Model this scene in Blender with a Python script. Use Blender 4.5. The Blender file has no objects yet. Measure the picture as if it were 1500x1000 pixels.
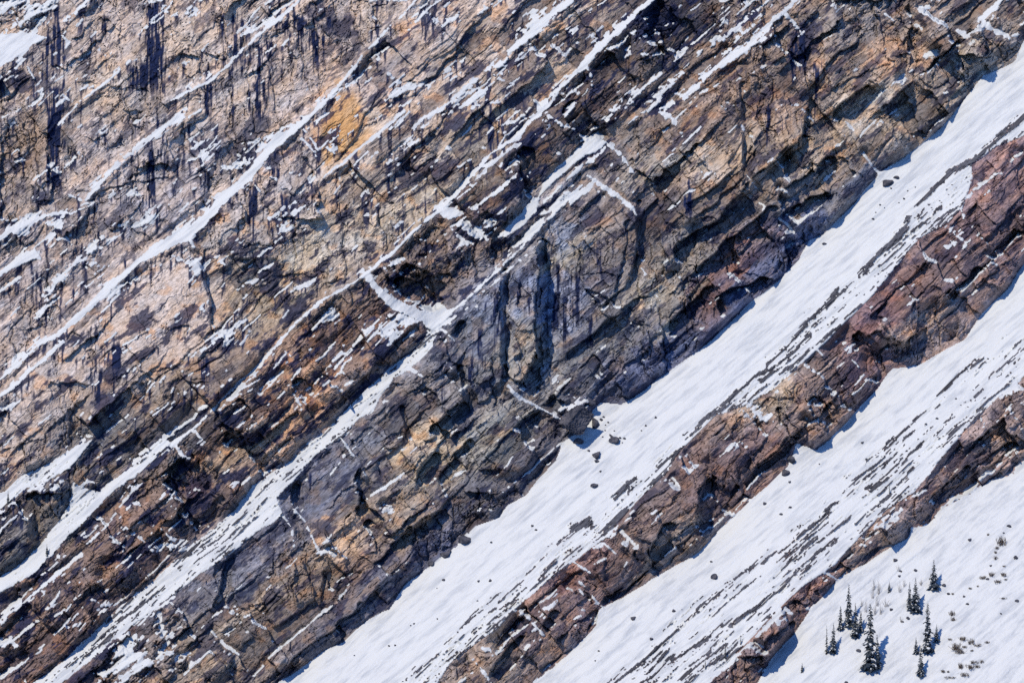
import bpy, math, random
import numpy as np

# ------------------------------------------------------------------ camera, sky, sun, exposure
scene = bpy.context.scene
COL = scene.collection
W_PX, H_PX = 1500.0, 1000.0
M_PER_PX = 0.14                       # metres per photo pixel on the plane Y = 0
D0 = 800.0                            # camera to that plane
FPX = D0 / M_PER_PX
ZC = 100.0

cam_data = bpy.data.cameras.new('camera')
cam_data.sensor_width = 36.0
cam_data.lens = 36.0 * FPX / W_PX
cam_data.clip_start = 1.0
cam_data.clip_end = 8000.0
cam = bpy.data.objects.new('camera', cam_data)
cam.location = (0.0, -D0, ZC)
cam.rotation_euler = (math.radians(90.0), 0.0, 0.0)
COL.objects.link(cam)
scene.camera = cam

SUN_EL = math.radians(43.0)
SUN_AZ = math.radians(-34.0)          # to the left of the viewing axis, behind the camera
sun_dir = np.array([math.sin(SUN_AZ) * math.cos(SUN_EL), -math.cos(SUN_AZ) * math.cos(SUN_EL), math.sin(SUN_EL)])

world = bpy.data.worlds.new('World')
scene.world = world
world.use_nodes = True
wn = world.node_tree.nodes
wl = world.node_tree.links
wn.clear()
sky = wn.new('ShaderNodeTexSky')
sky.sky_type = 'NISHITA'
sky.sun_disc = False
sky.sun_elevation = SUN_EL
sky.sun_rotation = math.atan2(sun_dir[0], sun_dir[1])
sky.altitude = 3000.0
sky.air_density = 1.0
sky.dust_density = 0.0
sky.ozone_density = 10.0
bg = wn.new('ShaderNodeBackground')
bg.inputs['Strength'].default_value = 0.15
wo = wn.new('ShaderNodeOutputWorld')
wl.new(sky.outputs[0], bg.inputs[0])
wl.new(bg.outputs[0], wo.inputs[0])

sun_data = bpy.data.lights.new('sun', 'SUN')
sun_data.energy = 3.7
sun_data.angle = math.radians(0.5)
sun_data.color = (1.0, 0.80, 0.57)
sun = bpy.data.objects.new('sun', sun_data)
from mathutils import Vector
sun.rotation_euler = Vector(sun_dir.tolist()).to_track_quat('Z', 'Y').to_euler()
COL.objects.link(sun)

vs = scene.view_settings
vs.view_transform = 'Standard'
vs.look = 'None'
vs.exposure = 0.16
vs.gamma = 1.0
scene.cycles.use_denoising = False
scene.cycles.diffuse_bounces = 1

# ------------------------------------------------------------------ noise helpers
f32 = np.float32


def hashf(ix, iy, seed):
    h = (ix.astype(np.int64) * 374761393 + iy.astype(np.int64) * 668265263 + seed * 974711) & 0xFFFFFFFF
    h = ((h ^ (h >> 13)) * 1274126177) & 0xFFFFFFFF
    h = ((h ^ (h >> 16)) * 2246822519) & 0xFFFFFFFF
    h = h ^ (h >> 15)
    return h


def rnd(ix, iy, seed):
    return ((hashf(ix, iy, seed) & 0xFFFFFF).astype(f32)) / f32(16777216.0)


_ga = np.linspace(0, 2 * np.pi, 64, endpoint=False)
_GX, _GY = np.cos(_ga).astype(f32), np.sin(_ga).astype(f32)


def perlin(x, y, seed=0):
    x0 = np.floor(x)
    y0 = np.floor(y)
    fx = (x - x0).astype(f32)
    fy = (y - y0).astype(f32)
    ix = x0.astype(np.int64)
    iy = y0.astype(np.int64)
    ux = fx * fx * fx * (fx * (fx * 6 - 15) + 10)
    uy = fy * fy * fy * (fy * (fy * 6 - 15) + 10)

    def g(dx, dy):
        k = hashf(ix + dx, iy + dy, seed) & 63
        return _GX[k] * (fx - dx) + _GY[k] * (fy - dy)
    a = g(0, 0)
    b = g(1, 0)
    c = g(0, 1)
    d = g(1, 1)
    return ((a + (b - a) * ux) * (1 - uy) + (c + (d - c) * ux) * uy) * f32(1.5)


def fbm(x, y, seed=0, octs=4, gain=0.5, lac=2.03):
    out = 0.0
    amp = 1.0
    for o in range(octs):
        out = out + amp * perlin(x, y, seed + o * 17)
        x = x * lac + 3.7
        y = y * lac + 1.3
        amp *= gain
    return out


def ridged(x, y, seed=0, octs=4, gain=0.5):
    out = 0.0
    amp = 1.0
    for o in range(octs):
        out = out + amp * (1.0 - 2.0 * np.abs(perlin(x, y, seed + o * 13)))
        x = x * 2.07 + 5.1
        y = y * 2.07 + 2.9
        amp *= gain
    return out


def blocks(x, y, seed, tilt=1.0, offs=0.3, curv=0.9, jit=0.85):
    """Continuous faceted blocks: upper envelope of tilted caps on a jittered lattice. Returns height and crease distance."""
    x0 = np.floor(x).astype(np.int64)
    y0 = np.floor(y).astype(np.int64)
    best = np.full(x.shape, -1e9, f32)
    sec = np.full(x.shape, -1e9, f32)
    for dy in (-1, 0, 1):
        for dx in (-1, 0, 1):
            cx = x0 + dx
            cy = y0 + dy
            px = cx + 0.5 + (rnd(cx, cy, seed) - 0.5) * jit
            py = cy + 0.5 + (rnd(cx, cy, seed + 1) - 0.5) * jit
            ddx = (x - px).astype(f32)
            ddy = (y - py).astype(f32)
            h = offs * (rnd(cx, cy, seed + 2) - 0.5) * 2
            h = h + tilt * ((rnd(cx, cy, seed + 3) - 0.5) * 2 * ddx + (rnd(cx, cy, seed + 4) - 0.5) * 2 * ddy)
            h = h - curv * (np.abs(ddx) + np.abs(ddy) + 0.6 * np.maximum(np.abs(ddx), np.abs(ddy))) * 0.7
            sec = np.maximum(sec, np.minimum(h, best))
            best = np.maximum(best, h)
    return best, best - sec


def shards(x, y, seed, tilt=1.0):
    """Discontinuous tilted plates on voronoi cells. Returns height, random id."""
    x0 = np.floor(x).astype(np.int64)
    y0 = np.floor(y).astype(np.int64)
    bd = np.full(x.shape, 1e9, f32)
    bh = np.zeros(x.shape, f32)
    bi = np.zeros(x.shape, f32)
    for dy in (-1, 0, 1):
        for dx in (-1, 0, 1):
            cx = x0 + dx
            cy = y0 + dy
            ddx = (x - (cx + 0.5 + (rnd(cx, cy, seed) - 0.5) * 0.9)).astype(f32)
            ddy = (y - (cy + 0.5 + (rnd(cx, cy, seed + 1) - 0.5) * 0.9)).astype(f32)
            d = ddx * ddx + ddy * ddy
            h = tilt * ((rnd(cx, cy, seed + 3) - 0.5) * 2 * ddx + (rnd(cx, cy, seed + 4) - 0.5) * 2 * ddy)
            m = d < bd
            bd = np.where(m, d, bd)
            bh = np.where(m, h, bh)
            bi = np.where(m, rnd(cx, cy, seed + 5), bi)
    return bh, bi


def sstep(a, b, x):
    t = np.clip((x - a) / (b - a), 0, 1)
    return t * t * (3 - 2 * t)


def blur(a, r, n=2):
    r = int(r)
    for _ in range(n):
        for ax in (0, 1):
            p = np.concatenate([np.repeat(np.take(a, [0], ax), r + 1, ax), a, np.repeat(np.take(a, [-1], ax), r, ax)], ax)
            c = np.cumsum(p.astype(np.float64), ax)
            k = 2 * r + 1
            if ax == 0:
                a = ((c[k:] - c[:-k]) / k).astype(f32)
            else:
                a = ((c[:, k:] - c[:, :-k]) / k).astype(f32)
    return a


# ------------------------------------------------------------------ the mountain, drawn in photo pixels
STR = math.radians(41.0)
CS, SN = math.cos(STR), math.sin(STR)


def line(pts, u):
    pts = sorted(pts)
    (a, b), (c, d) = pts[0], pts[-1]
    pts = [(a - 1500, b + 1500 * 0.87)] + pts + [(c + 1500, d - 1500 * 0.9)]
    return np.interp(u, [p[0] for p in pts], [p[1] for p in pts]).astype(f32)


G1UP = [(410, 1000), (480, 950), (500, 942), (535, 910), (570, 893), (595, 855), (630, 827), (665, 805), (680, 790), (695, 772), (732, 757),
        (742, 740), (770, 725), (790, 700), (815, 672), (824, 648), (850, 632), (870, 600), (880, 590), (910, 592), (935, 577), (970, 552),
        (1000, 530), (1040, 500), (1090, 452), (1140, 412), (1170, 380), (1187, 352), (1205, 345), (1250, 300), (1290, 252), (1325, 232),
        (1380, 187), (1410, 150), (1440, 112), (1485, 92), (1500, 60)]
RAUP = [(640, 1000), (660, 970), (700, 940), (730, 918), (765, 880), (810, 845), (845, 820), (880, 790), (910, 760), (940, 725), (975, 695),
        (1000, 655), (1050, 607), (1095, 592), (1125, 575), (1165, 540), (1210, 500), (1240, 470), (1280, 430), (1320, 380), (1345, 350),
        (1390, 325), (1412, 300), (1422, 262), (1425, 240), (1460, 215), (1500, 200)]
RALO = [(780, 1000), (820, 970), (845, 945), (875, 915), (878, 893), (900, 880), (950, 850), (1000, 823), (1025, 808), (1065, 765), (1100, 730),
        (1125, 710), (1155, 682), (1168, 650), (1195, 660), (1207, 652), (1240, 620), (1260, 595), (1285, 570), (1305, 541), (1345, 535),
        (1385, 512), (1410, 498), (1440, 460), (1475, 425), (1500, 385)]
RBUP = [(1040, 1000), (1065, 970), (1105, 930), (1145, 885), (1195, 845), (1225, 825), (1260, 785), (1300, 745), (1340, 720), (1375, 675),
        (1410, 635), (1440, 605), (1470, 575), (1500, 550)]
RBLO = [(1110, 1000), (1130, 965), (1165, 925), (1190, 890), (1230, 845), (1270, 825), (1330, 787), (1335, 772), (1360, 770), (1380, 745),
        (1420, 725), (1450, 705), (1485, 695), (1500, 675)]
L1 = [(50, 1000), (100, 965), (180, 885), (280, 800), (370, 712), (470, 635), (550, 555), (615, 500), (668, 450), (725, 400), (800, 325),
      (880, 220), (925, 185), (1000, 146), (1075, 80), (1170, 0)]
L2 = [(0, 870), (60, 812), (140, 745), (250, 655), (320, 590), (410, 501), (500, 425), (545, 395), (620, 325), (685, 265), (755, 205),
      (805, 150), (880, 70), (955, 0)]
L3 = [(0, 570), (65, 500), (125, 455), (200, 385), (270, 345), (325, 295), (400, 215), (500, 122), (565, 45), (610, 0)]
LA = [(0, 350), (65, 318), (135, 280), (200, 215), (265, 172), (305, 120), (340, 90), (380, 50), (420, 20), (440, 0)]
ST1 = [(600, 975), (650, 940), (700, 890), (800, 800), (850, 752), (940, 692), (990, 640), (1145, 495), (1170, 460), (1215, 430), (1270, 385),
       (1325, 320), (1350, 288), (1425, 235), (1495, 165)]
ST2 = [(880, 1000), (950, 945), (1000, 890), (1065, 850), (1140, 790), (1200, 735), (1280, 680), (1350, 600), (1420, 530), (1500, 470)]

# snow filled shapes (polygons)
POLY = {
    'slope_of_two_lobes': [(235, 640), (245, 645), (235, 665), (200, 695), (165, 720), (140, 745), (115, 770), (95, 790), (75, 810), (55, 835), (30, 850),
           (-60, 905), (-60, 880), (0, 845), (30, 825), (60, 795), (80, 770), (100, 740), (108, 705), (125, 715), (145, 720), (160, 705), (200, 680)],
    'tapering_snowfield': [(135, 645), (115, 670), (100, 685), (70, 705), (40, 715), (0, 745), (-70, 800), (-70, 775), (0, 725), (30, 700), (70, 680), (100, 660)],
    'corner_snowfield': [(-80, 60), (0, 50), (35, 47), (70, 55), (50, 65), (30, 80), (15, 90), (0, 97), (-80, 150)],
    'ramp': [(-100, 1130), (50, 1000), (100, 962), (180, 885), (225, 850), (280, 800), (340, 750), (370, 712), (425, 675), (470, 635), (500, 610), (550, 557),
           (600, 515), (617, 500), (628, 488), (638, 492), (630, 512), (606, 534), (600, 540), (580, 552), (558, 578), (545, 602), (525, 615), (500, 640),
           (478, 655), (460, 668), (432, 700), (405, 728), (415, 755), (380, 775), (350, 800), (312, 826), (250, 872), (210, 905), (150, 950), (90, 1000), (-60, 1130)],
    'bowl': [(530, 403), (540, 397), (553, 418), (575, 436), (605, 451), (632, 461), (655, 454), (672, 447), (652, 470), (632, 490), (624, 480), (618, 472),
           (600, 465), (580, 455), (560, 440), (545, 420)],
    'perch': [(798, 268), (830, 235), (855, 210), (872, 201), (890, 208), (880, 217), (862, 226), (842, 240), (822, 258), (800, 280), (788, 292)],
    'notch': [(726, 348), (740, 346), (765, 331), (785, 310), (792, 292), (782, 290), (760, 314), (740, 334)],
    'apron': [(829, 286), (850, 278), (874, 261), (864, 279), (846, 291), (835, 302)],
    'lodge': [(640, 308), (655, 303), (672, 308), (680, 314), (660, 322), (648, 316)],
    'lump': [(35, 372), (50, 364), (62, 380), (40, 382), (14, 398), (0, 405), (0, 398)],
}
# snow lines: (points with half widths, raggedness)
LINES = [
    ([(65, 500, 4), (90, 485, 5), (125, 455, 6), (170, 415, 5), (200, 385, 5), (235, 362, 8), (270, 346, 13), (295, 325, 9), (325, 295, 9), (365, 255, 8),
      (400, 215, 8), (430, 190, 6), (470, 155, 4), (500, 122, 3.5), (530, 85, 2.2), (565, 45, 2.6), (610, 0, 2.5), (700, -80, 3)], 1.5),
    ([(62, 499, 3), (30, 530, 3.5), (0, 555, 3), (-100, 645, 3)], 2),
    ([(92, 500, 4), (50, 537, 5), (25, 560, 4), (0, 580, 5), (-100, 670, 4)], 2),
    ([(440, 0, 3), (420, 20, 4), (380, 50, 3.5), (340, 90, 3.2), (305, 120, 2.6), (280, 132, 2.2), (245, 150, 1.2)], 1.5),
    ([(190, 90, 2), (150, 125, 3), (115, 150, 3), (85, 185, 1.5)], 1.3),
    ([(295, 160, 2), (265, 176, 5), (240, 185, 4), (200, 215, 4.5), (170, 245, 4), (135, 280, 5), (118, 300, 2)], 2.5),
    ([(100, 312, 2), (65, 316, 4), (30, 332, 3.5), (0, 347, 4), (-60, 390, 4)], 2.5),
    ([(150, 355, 3), (115, 380, 4), (90, 402, 5), (55, 465, 3)], 5),
    ([(835, 0, 7), (800, 30, 8), (760, 65, 7), (750, 75, 5), (738, 90, 4), (710, 105, 4), (670, 140, 3.6), (635, 167, 5), (615, 178, 4), (600, 200, 1.5), (560, 240, 0.6)], 2.8),
    ([(595, 162, 2.5), (565, 185, 3.2), (530, 215, 3), (500, 240, 2.5), (470, 262, 1)], 1.4),
    ([(608, 128, 4), (590, 132, 6), (575, 140, 5), (565, 150, 2)], 4),
    ([(550, 92, 1), (570, 110, 2), (586, 127, 2.5)], 2.5),
    ([(955, 0, 4), (925, 25, 5), (880, 70, 6.5), (850, 100, 6), (835, 115, 4), (820, 130, 3.6), (805, 150, 3.6), (795, 160, 4.5), (770, 185, 4.5), (757, 203, 6), (735, 215, 3),
      (720, 225, 2.6), (685, 263, 4.5), (655, 298, 5), (620, 325, 3.2), (590, 355, 3.4), (545, 395, 3.4), (500, 425, 2.2), (470, 440, 2), (435, 470, 2), (410, 501, 3.2),
      (380, 535, 3), (350, 560, 2.6), (320, 590, 2.2), (290, 620, 2.2), (250, 652, 5)], 1.3),
    ([(800, 168, 2), (822, 182, 3)], 2),
    ([(120, 810, 4), (90, 835, 4), (50, 870, 3), (10, 905, 1.8), (-60, 965, 2)], 1.4),
    ([(895, 162, 3), (915, 157, 3.5), (935, 135, 4), (967, 108, 3)], 3),
    ([(920, 182, 1.5), (955, 155, 2.5), (985, 120, 4), (1000, 106, 3.5)], 2.5),
    ([(975, 170, 5), (968, 164, 4), (985, 175, 3), (998, 200, 1.5)], 3),
    ([(1000, 148, 2.2), (1030, 117, 3.2), (1075, 80, 6.5), (1100, 66, 5.5), (1135, 30, 4.5), (1170, 0, 4), (1230, -50, 4)], 3.2),
    ([(1000, 100, 1.5), (1030, 77, 2.5), (1080, 40, 3), (1120, 5, 3), (1150, -20, 3)], 3.5),
    ([(1148, 18, 2), (1165, 35, 2.5), (1182, 60, 1)], 2),
    ([(668, 450, 3), (690, 432, 2.4), (725, 400, 2.4), (765, 360, 1.8), (800, 325, 1.8), (835, 290, 1.6)], 1.5),
    ([(672, 460, 1.5), (700, 436, 1.6), (735, 405, 1.8), (790, 355, 1)], 2),
    ([(785, 303, 2.2), (805, 290, 2), (830, 262, 2.4), (862, 236, 3), (885, 218, 2.5)], 2.0),
    ([(862, 256, 2), (872, 262, 3), (885, 272, 4), (905, 288, 3.4), (925, 305, 4.2), (933, 316, 2)], 1.6),
    ([(888, 210, 3), (905, 224, 4), (916, 238, 3.4), (928, 256, 2)], 1.8),
    ([(684, 325, 2), (696, 335, 5), (706, 345, 4), (714, 352, 2)], 2.5),
    ([(660, 335, 1), (676, 352, 2.5), (690, 356, 1.5)], 3),
    ([(718, 320, 1), (724, 324, 3.2)], 3),
    ([(745, 241, 1.5), (754, 234, 2.4), (762, 238, 1.5)], 1.2),
    ([(770, 256, 1), (780, 262, 1.8)], 1),
    ([(1265, 225, 1.5), (1275, 240, 2.4), (1287, 254, 2.5)], 0.8),
    ([(1238, 180, 2), (1250, 192, 2)], 0.8),
    ([(1232, 195, 1), (1240, 203, 1.5)], 0.8),
    ([(1400, 44, 3), (1412, 52, 5), (1424, 58, 2)], 2),
    ([(1356, 80, 5), (1370, 76, 4), (1375, 86, 2)], 3),
    ([(1320, 112, 2.5), (1334, 102, 3)], 2),
    ([(1468, -5, 5), (1455, 14, 6), (1438, 28, 6), (1452, 42, 4), (1478, 55, 4), (1490, 50, 3)], 2),
    ([(1295, 20, 2), (1310, 32, 2)], 2),
    ([(1335, 32, 1.5), (1350, 40, 2.2)], 2),
    ([(1345, 10, 1.5), (1365, 12, 2.5)], 2),
    ([(1305, 165, 2), (1312, 170, 2)], 1.5),
    ([(1142, 273, 1.6), (1153, 282, 2.2)], 1), ([(1112, 295, 1.2), (1120, 300, 2)], 1), ([(1140, 320, 1), (1150, 328, 1.5), (1165, 345, 1.5)], 1.2),
    ([(1077, 232, 1), (1088, 244, 1.5)], 0.5), ([(1093, 255, 1), (1110, 275, 1.2)], 0.5), ([(1086, 178, 1), (1089, 190, 2)], 1),
    ([(745, 565, 3), (760, 579, 3.2), (775, 588, 2.6), (790, 597, 2.8), (805, 606, 2.4), (820, 614, 2.4)], 1),
    ([(832, 577, 1), (846, 584, 2)], 1),
    ([(820, 600, 1.5), (838, 592, 1.2)], 0.8),
    ([(775, 690, 1.5), (790, 675, 1.5), (812, 655, 1.8), (822, 650, 2)], 1),
    ([(735, 720, 1), (755, 705, 1.5), (775, 688, 1)], 1),
    ([(498, 642, 2), (515, 665, 2.2), (530, 688, 2), (536, 697, 1)], 1.2),
    ([(427, 745, 2), (445, 762, 2), (458, 785, 1.6), (466, 802, 1.2)], 1.2),
    ([(415, 757, 1.5), (428, 775, 2), (432, 800, 1)], 1.2),
    ([(470, 808, 5), (482, 806, 5), (490, 812, 3)], 4),
    ([(563, 738, 2), (572, 742, 2)], 1.5),
    ([(255, 655, 4), (266, 668, 3), (280, 674, 1.5)], 2),
    ([(282, 630, 3), (292, 640, 2.5), (302, 648, 1)], 1.5),
    ([(383, 570, 1), (405, 552, 1.6), (415, 543, 1)], 1),
    ([(418, 515, 1), (425, 521, 1.8)], 1), ([(430, 575, 1), (440, 592, 1.5)], 1.5),
    ([(620, 512, 3), (632, 508, 4)], 2), ([(645, 482, 1), (655, 488, 1.5), (668, 500, 1)], 1), ([(650, 525, 0.8), (662, 540, 1.2)], 1),
    ([(590, 538, 3), (604, 542, 4), (618, 552, 2)], 2),
    ([(250, 800, 3), (265, 806, 3), (280, 806, 4)], 4), ([(225, 770, 2), (240, 778, 2), (255, 792, 1)], 3),
    ([(185, 785, 2), (195, 782, 2.5), (205, 790, 2), (225, 808, 1.5)], 2),
    ([(135, 878, 2), (150, 888, 3), (170, 886, 3)], 3),
    ([(310, 926, 2), (330, 945, 2.6), (350, 958, 1.5)], 1.5),
    ([(230, 890, 3), (235, 915, 5), (245, 940, 5), (232, 960, 6), (190, 985, 8), (160, 1010, 8)], 6),
    ([(260, 910, 3), (250, 925, 3)], 4), ([(200, 935, 8), (170, 955, 8), (210, 960, 7), (150, 985, 9)], 7),
    ([(255, 975, 3), (262, 960, 3), (278, 955, 2)], 3),
    ([(0, 950, 2), (15, 940, 2), (25, 947, 1.5)], 3),
    ([(30, 35, 3), (60, 15, 3), (95, -5, 3)], 5), ([(0, 22, 4), (30, 0, 5)], 6), ([(95, 30, 3), (115, 12, 3), (130, 0, 3)], 3),
    ([(10, 45, 3), (40, 28, 3)], 5),
    ([(28, 83, 2), (40, 98, 2.2), (50, 115, 1)], 1), ([(88, 50, 1.5), (100, 62, 2.5), (95, 72, 1.5)], 1.5),
    ([(93, 140, 1), (105, 150, 1.6)], 1),
    ([(1285, 252, 3), (1296, 256, 4)], 1),
    ([(445, 190, 1), (452, 198, 1.4), (465, 222, 1.6)], 1.5), ([(478, 218, 2.2), (490, 226, 1.5)], 1.2), ([(442, 205, 2), (452, 215, 2), (463, 232, 1.4)], 1.2),
    ([(395, 258, 2), (405, 262, 2)], 2), ([(365, 258, 1), (380, 280, 1.4)], 1), ([(395, 320, 3), (405, 314, 3)], 3),
    ([(320, 378, 1), (330, 388, 1.6)], 1.5), ([(278, 350, 4), (284, 362, 2)], 1),
    ([(100, 285, 1), (135, 300, 1), (70, 328, 2), (82, 332, 2)], 2),
    ([(858, 92, 1.5), (866, 112, 2), (868, 125, 1)], 2.5), ([(828, 170, 2), (845, 150, 1.5), (862, 130, 1)], 1.2),
    ([(915, 85, 2), (922, 78, 1.5)], 2), ([(732, 92, 2), (745, 105, 1)], 1), ([(720, 108, 1), (750, 122, 1.8)], 1.5),
    ([(700, 22, 2), (712, 12, 2)], 3), ([(960, 432, 1.5), (968, 440, 1)], 1), ([(937, 390, 1), (945, 402, 1.6)], 0.8),
    ([(990, 580, 0.5)] * 2, 0.1),
    # red band and lower band
    ([(1422, 282, 2.5), (1405, 300, 4), (1412, 318, 3)], 3), ([(1345, 345, 3), (1365, 330, 3), (1388, 322, 3)], 4), ([(1390, 335, 2), (1398, 345, 2), (1410, 352, 2)], 2),
    ([(1386, 362, 4), (1392, 360, 3)], 1.5),
    ([(1240, 512, 3), (1246, 505, 2), (1240, 520, 2)], 2.5), ([(1248, 528, 1.5), (1260, 538, 1.5)], 1), ([(1198, 512, 2), (1204, 518, 2)], 1.5),
    ([(1095, 590, 5), (1108, 605, 6), (1122, 618, 4), (1135, 605, 2)], 4), ([(1180, 610, 1.5), (1186, 615, 1)], 1),
    ([(985, 700, 3), (995, 712, 2)], 1.5),
    ([(910, 777, 3), (922, 790, 2.6), (930, 798, 1)], 1), ([(885, 796, 3), (900, 808, 2.6), (914, 817, 1.4)], 1.2), ([(870, 790, 4), (885, 785, 6), (895, 775, 4)], 3),
    ([(838, 822, 3), (850, 828, 3), (865, 838, 1.5)], 1.5), ([(848, 850, 2), (856, 858, 2.4)], 1), ([(848, 862, 2), (854, 870, 1.5)], 1),
    ([(866, 870, 1.5), (875, 882, 2), (884, 890, 1.5)], 1), ([(750, 890, 2), (765, 898, 3), (775, 905, 2)], 2.5), ([(780, 912, 1.5), (796, 930, 2)], 1.2),
    ([(695, 965, 2), (705, 978, 4), (720, 1000, 3)], 2), ([(705, 948, 2), (716, 952, 3), (722, 960, 1)], 2),
    ([(1440, 575, 2), (1450, 590, 3), (1468, 580, 2)], 3), ([(1430, 600, 2), (1440, 618, 2), (1455, 630, 1)], 2),
    ([(1300, 765, 2), (1320, 745, 3), (1312, 757, 2)], 2.5), ([(1280, 775, 2), (1300, 755, 3)], 2.5), ([(1265, 800, 2), (1275, 795, 2)], 2),
    ([(1208, 838, 2), (1222, 845, 2), (1230, 850, 1)], 1.5), ([(1150, 890, 3), (1160, 898, 3)], 2), ([(1105, 940, 3), (1118, 948, 2)], 2),
]

# planes and steps: (points, half width, gx, gz): gx > 0 turns the rock to face down the valley (away from the sun), gz < 0 overhangs
STEPS = [
    ([(862, 188), (874, 193)], 4.5, 0.6, -1.6),
    ([(738, 400), (742, 440), (738, 500), (742, 552)], 5, 2.6, -0.2), ([(795, 362), (797, 400), (793, 470), (792, 520), (783, 545), (770, 565)], 7, 2.8, -0.3),
    ([(677, 472), (668, 490)], 6, 1.6, -0.4), ([(675, 540), (684, 596)], 5, 2.2, -0.4), ([(640, 628), (680, 600)], 9, 1.2, -1.0),
    ([(835, 520), (870, 492), (912, 460), (940, 440)], 5, 1.2, -1.3), ([(1000, 372), (1050, 332), (1105, 280)], 10, 1.0, -1.0),
    ([(1237, 172), (1276, 136)], 9, 1.2, -1.1), ([(1180, 160), (1177, 217)], 3, 1.6, -0.2), ([(1180, 208), (1105, 274)], 6, 1.1, -1.1),
    ([(1156, 294), (1213, 244)], 11, 1.0, -1.0), ([(1156, 327), (1210, 292)], 12, 1.0, -0.8), ([(1030, 394), (1129, 310)], 7, 1.1, -1.1),
    ([(1090, 124), (1093, 268)], 3, 1.8, 0.0), ([(1355, 389), (1280, 464)], 4, 1.3, -1.3), ([(1262, 499), (1300, 512), (1322, 512)], 11, 0.5, -1.3),
    ([(1322, 512), (1352, 488)], 6, 1.0, -1.2), ([(1403, 434), (1433, 404)], 9, 1.4, -0.8), ([(1190, 587), (1220, 626)], 8, 1.8, 0.2),
    ([(1142, 602), (1175, 647)], 6, 1.6, -0.2), ([(1040, 718), (1034, 765)], 13, 1.8, -0.2), ([(979, 772), (961, 814)], 8, 1.8, -0.3),
    ([(934, 814), (958, 829)], 4, 0.8, -1.4), ([(814, 904), (800, 918)], 5, 1.5, -0.9), ([(847, 847), (868, 862)], 5, 0.8, -1.2), ([(763, 934), (724, 985)], 5, 1.4, -0.7),
    ([(892, 811), (886, 856)], 2, 2.0, 0), ([(529, 699), (538, 746)], 8, 2.0, -0.1), ([(432, 715), (436, 744)], 7, 1.6, 0.0), ([(601, 777), (580, 801)], 6, 1.3, -0.9),
    ([(646, 747), (553, 825)], 2.5, 1.0, -1.2), ([(475, 840), (472, 893)], 3, 2, -0.2), ([(340, 810), (319, 884)], 4, 1.8, -0.4),
    ([(300, 370), (303, 420), (311, 460), (313, 490)], 2.2, 2.0, 0), ([(595, 392), (620, 402), (645, 425)], 8, 0.7, -1.1), ([(590, 420), (640, 445)], 10, 0.8, -0.9),
    ([(440, 560), (460, 600)], 6, 1.3, -0.6), ([(335, 640), (370, 655), (392, 690)], 6, 0.8, -1.0), ([(270, 700), (300, 760)], 18, 0.9, -0.7),
    ([(770, 230), (785, 280)], 9, 1.2, -0.4), ([(840, 165), (880, 200)], 12, 0.9, -0.6), ([(850, 318), (882, 282)], 3, 1.1, -1.2), ([(960, 20), (1000, 60)], 18, 0.9, -0.5),
    ([(1150, 40), (1170, 90)], 12, 1.2, -0.2), ([(1470, 370), (1495, 350)], 14, 1.2, -0.6), ([(880, 452), (900, 445), (860, 430)], 2.5, 0.8, -1.2), ([(937, 300), (938, 350), (925, 400)], 3, 1.6, -0.3),
    ([(920, 330), (912, 400), (905, 425)], 2.5, 1.4, -0.3), ([(1340, 455), (1352, 430)], 3, 1.5, -0.5), ([(1440, 690), (1480, 660)], 10, 1.0, -0.8), ([(1370, 730), (1420, 690)], 7, 1.0, -0.9),
    ([(1200, 868), (1222, 852)], 5, 1.2, -1.0), ([(1130, 945), (1160, 915)], 6, 1.2, -0.9), ([(1060, 445), (1120, 425)], 10, 0.9, -0.6), ([(650, 700), (690, 650)], 6, 1.0, -0.7),
    ([(590, 600), (600, 640)], 4, 1.5, -0.4), ([(620, 700), (640, 672)], 6, 1.2, -0.7), ([(545, 770), (560, 800)], 5, 1.3, -0.5), ([(985, 475), (1040, 430)], 9, 1.0, -0.8),
]

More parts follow.
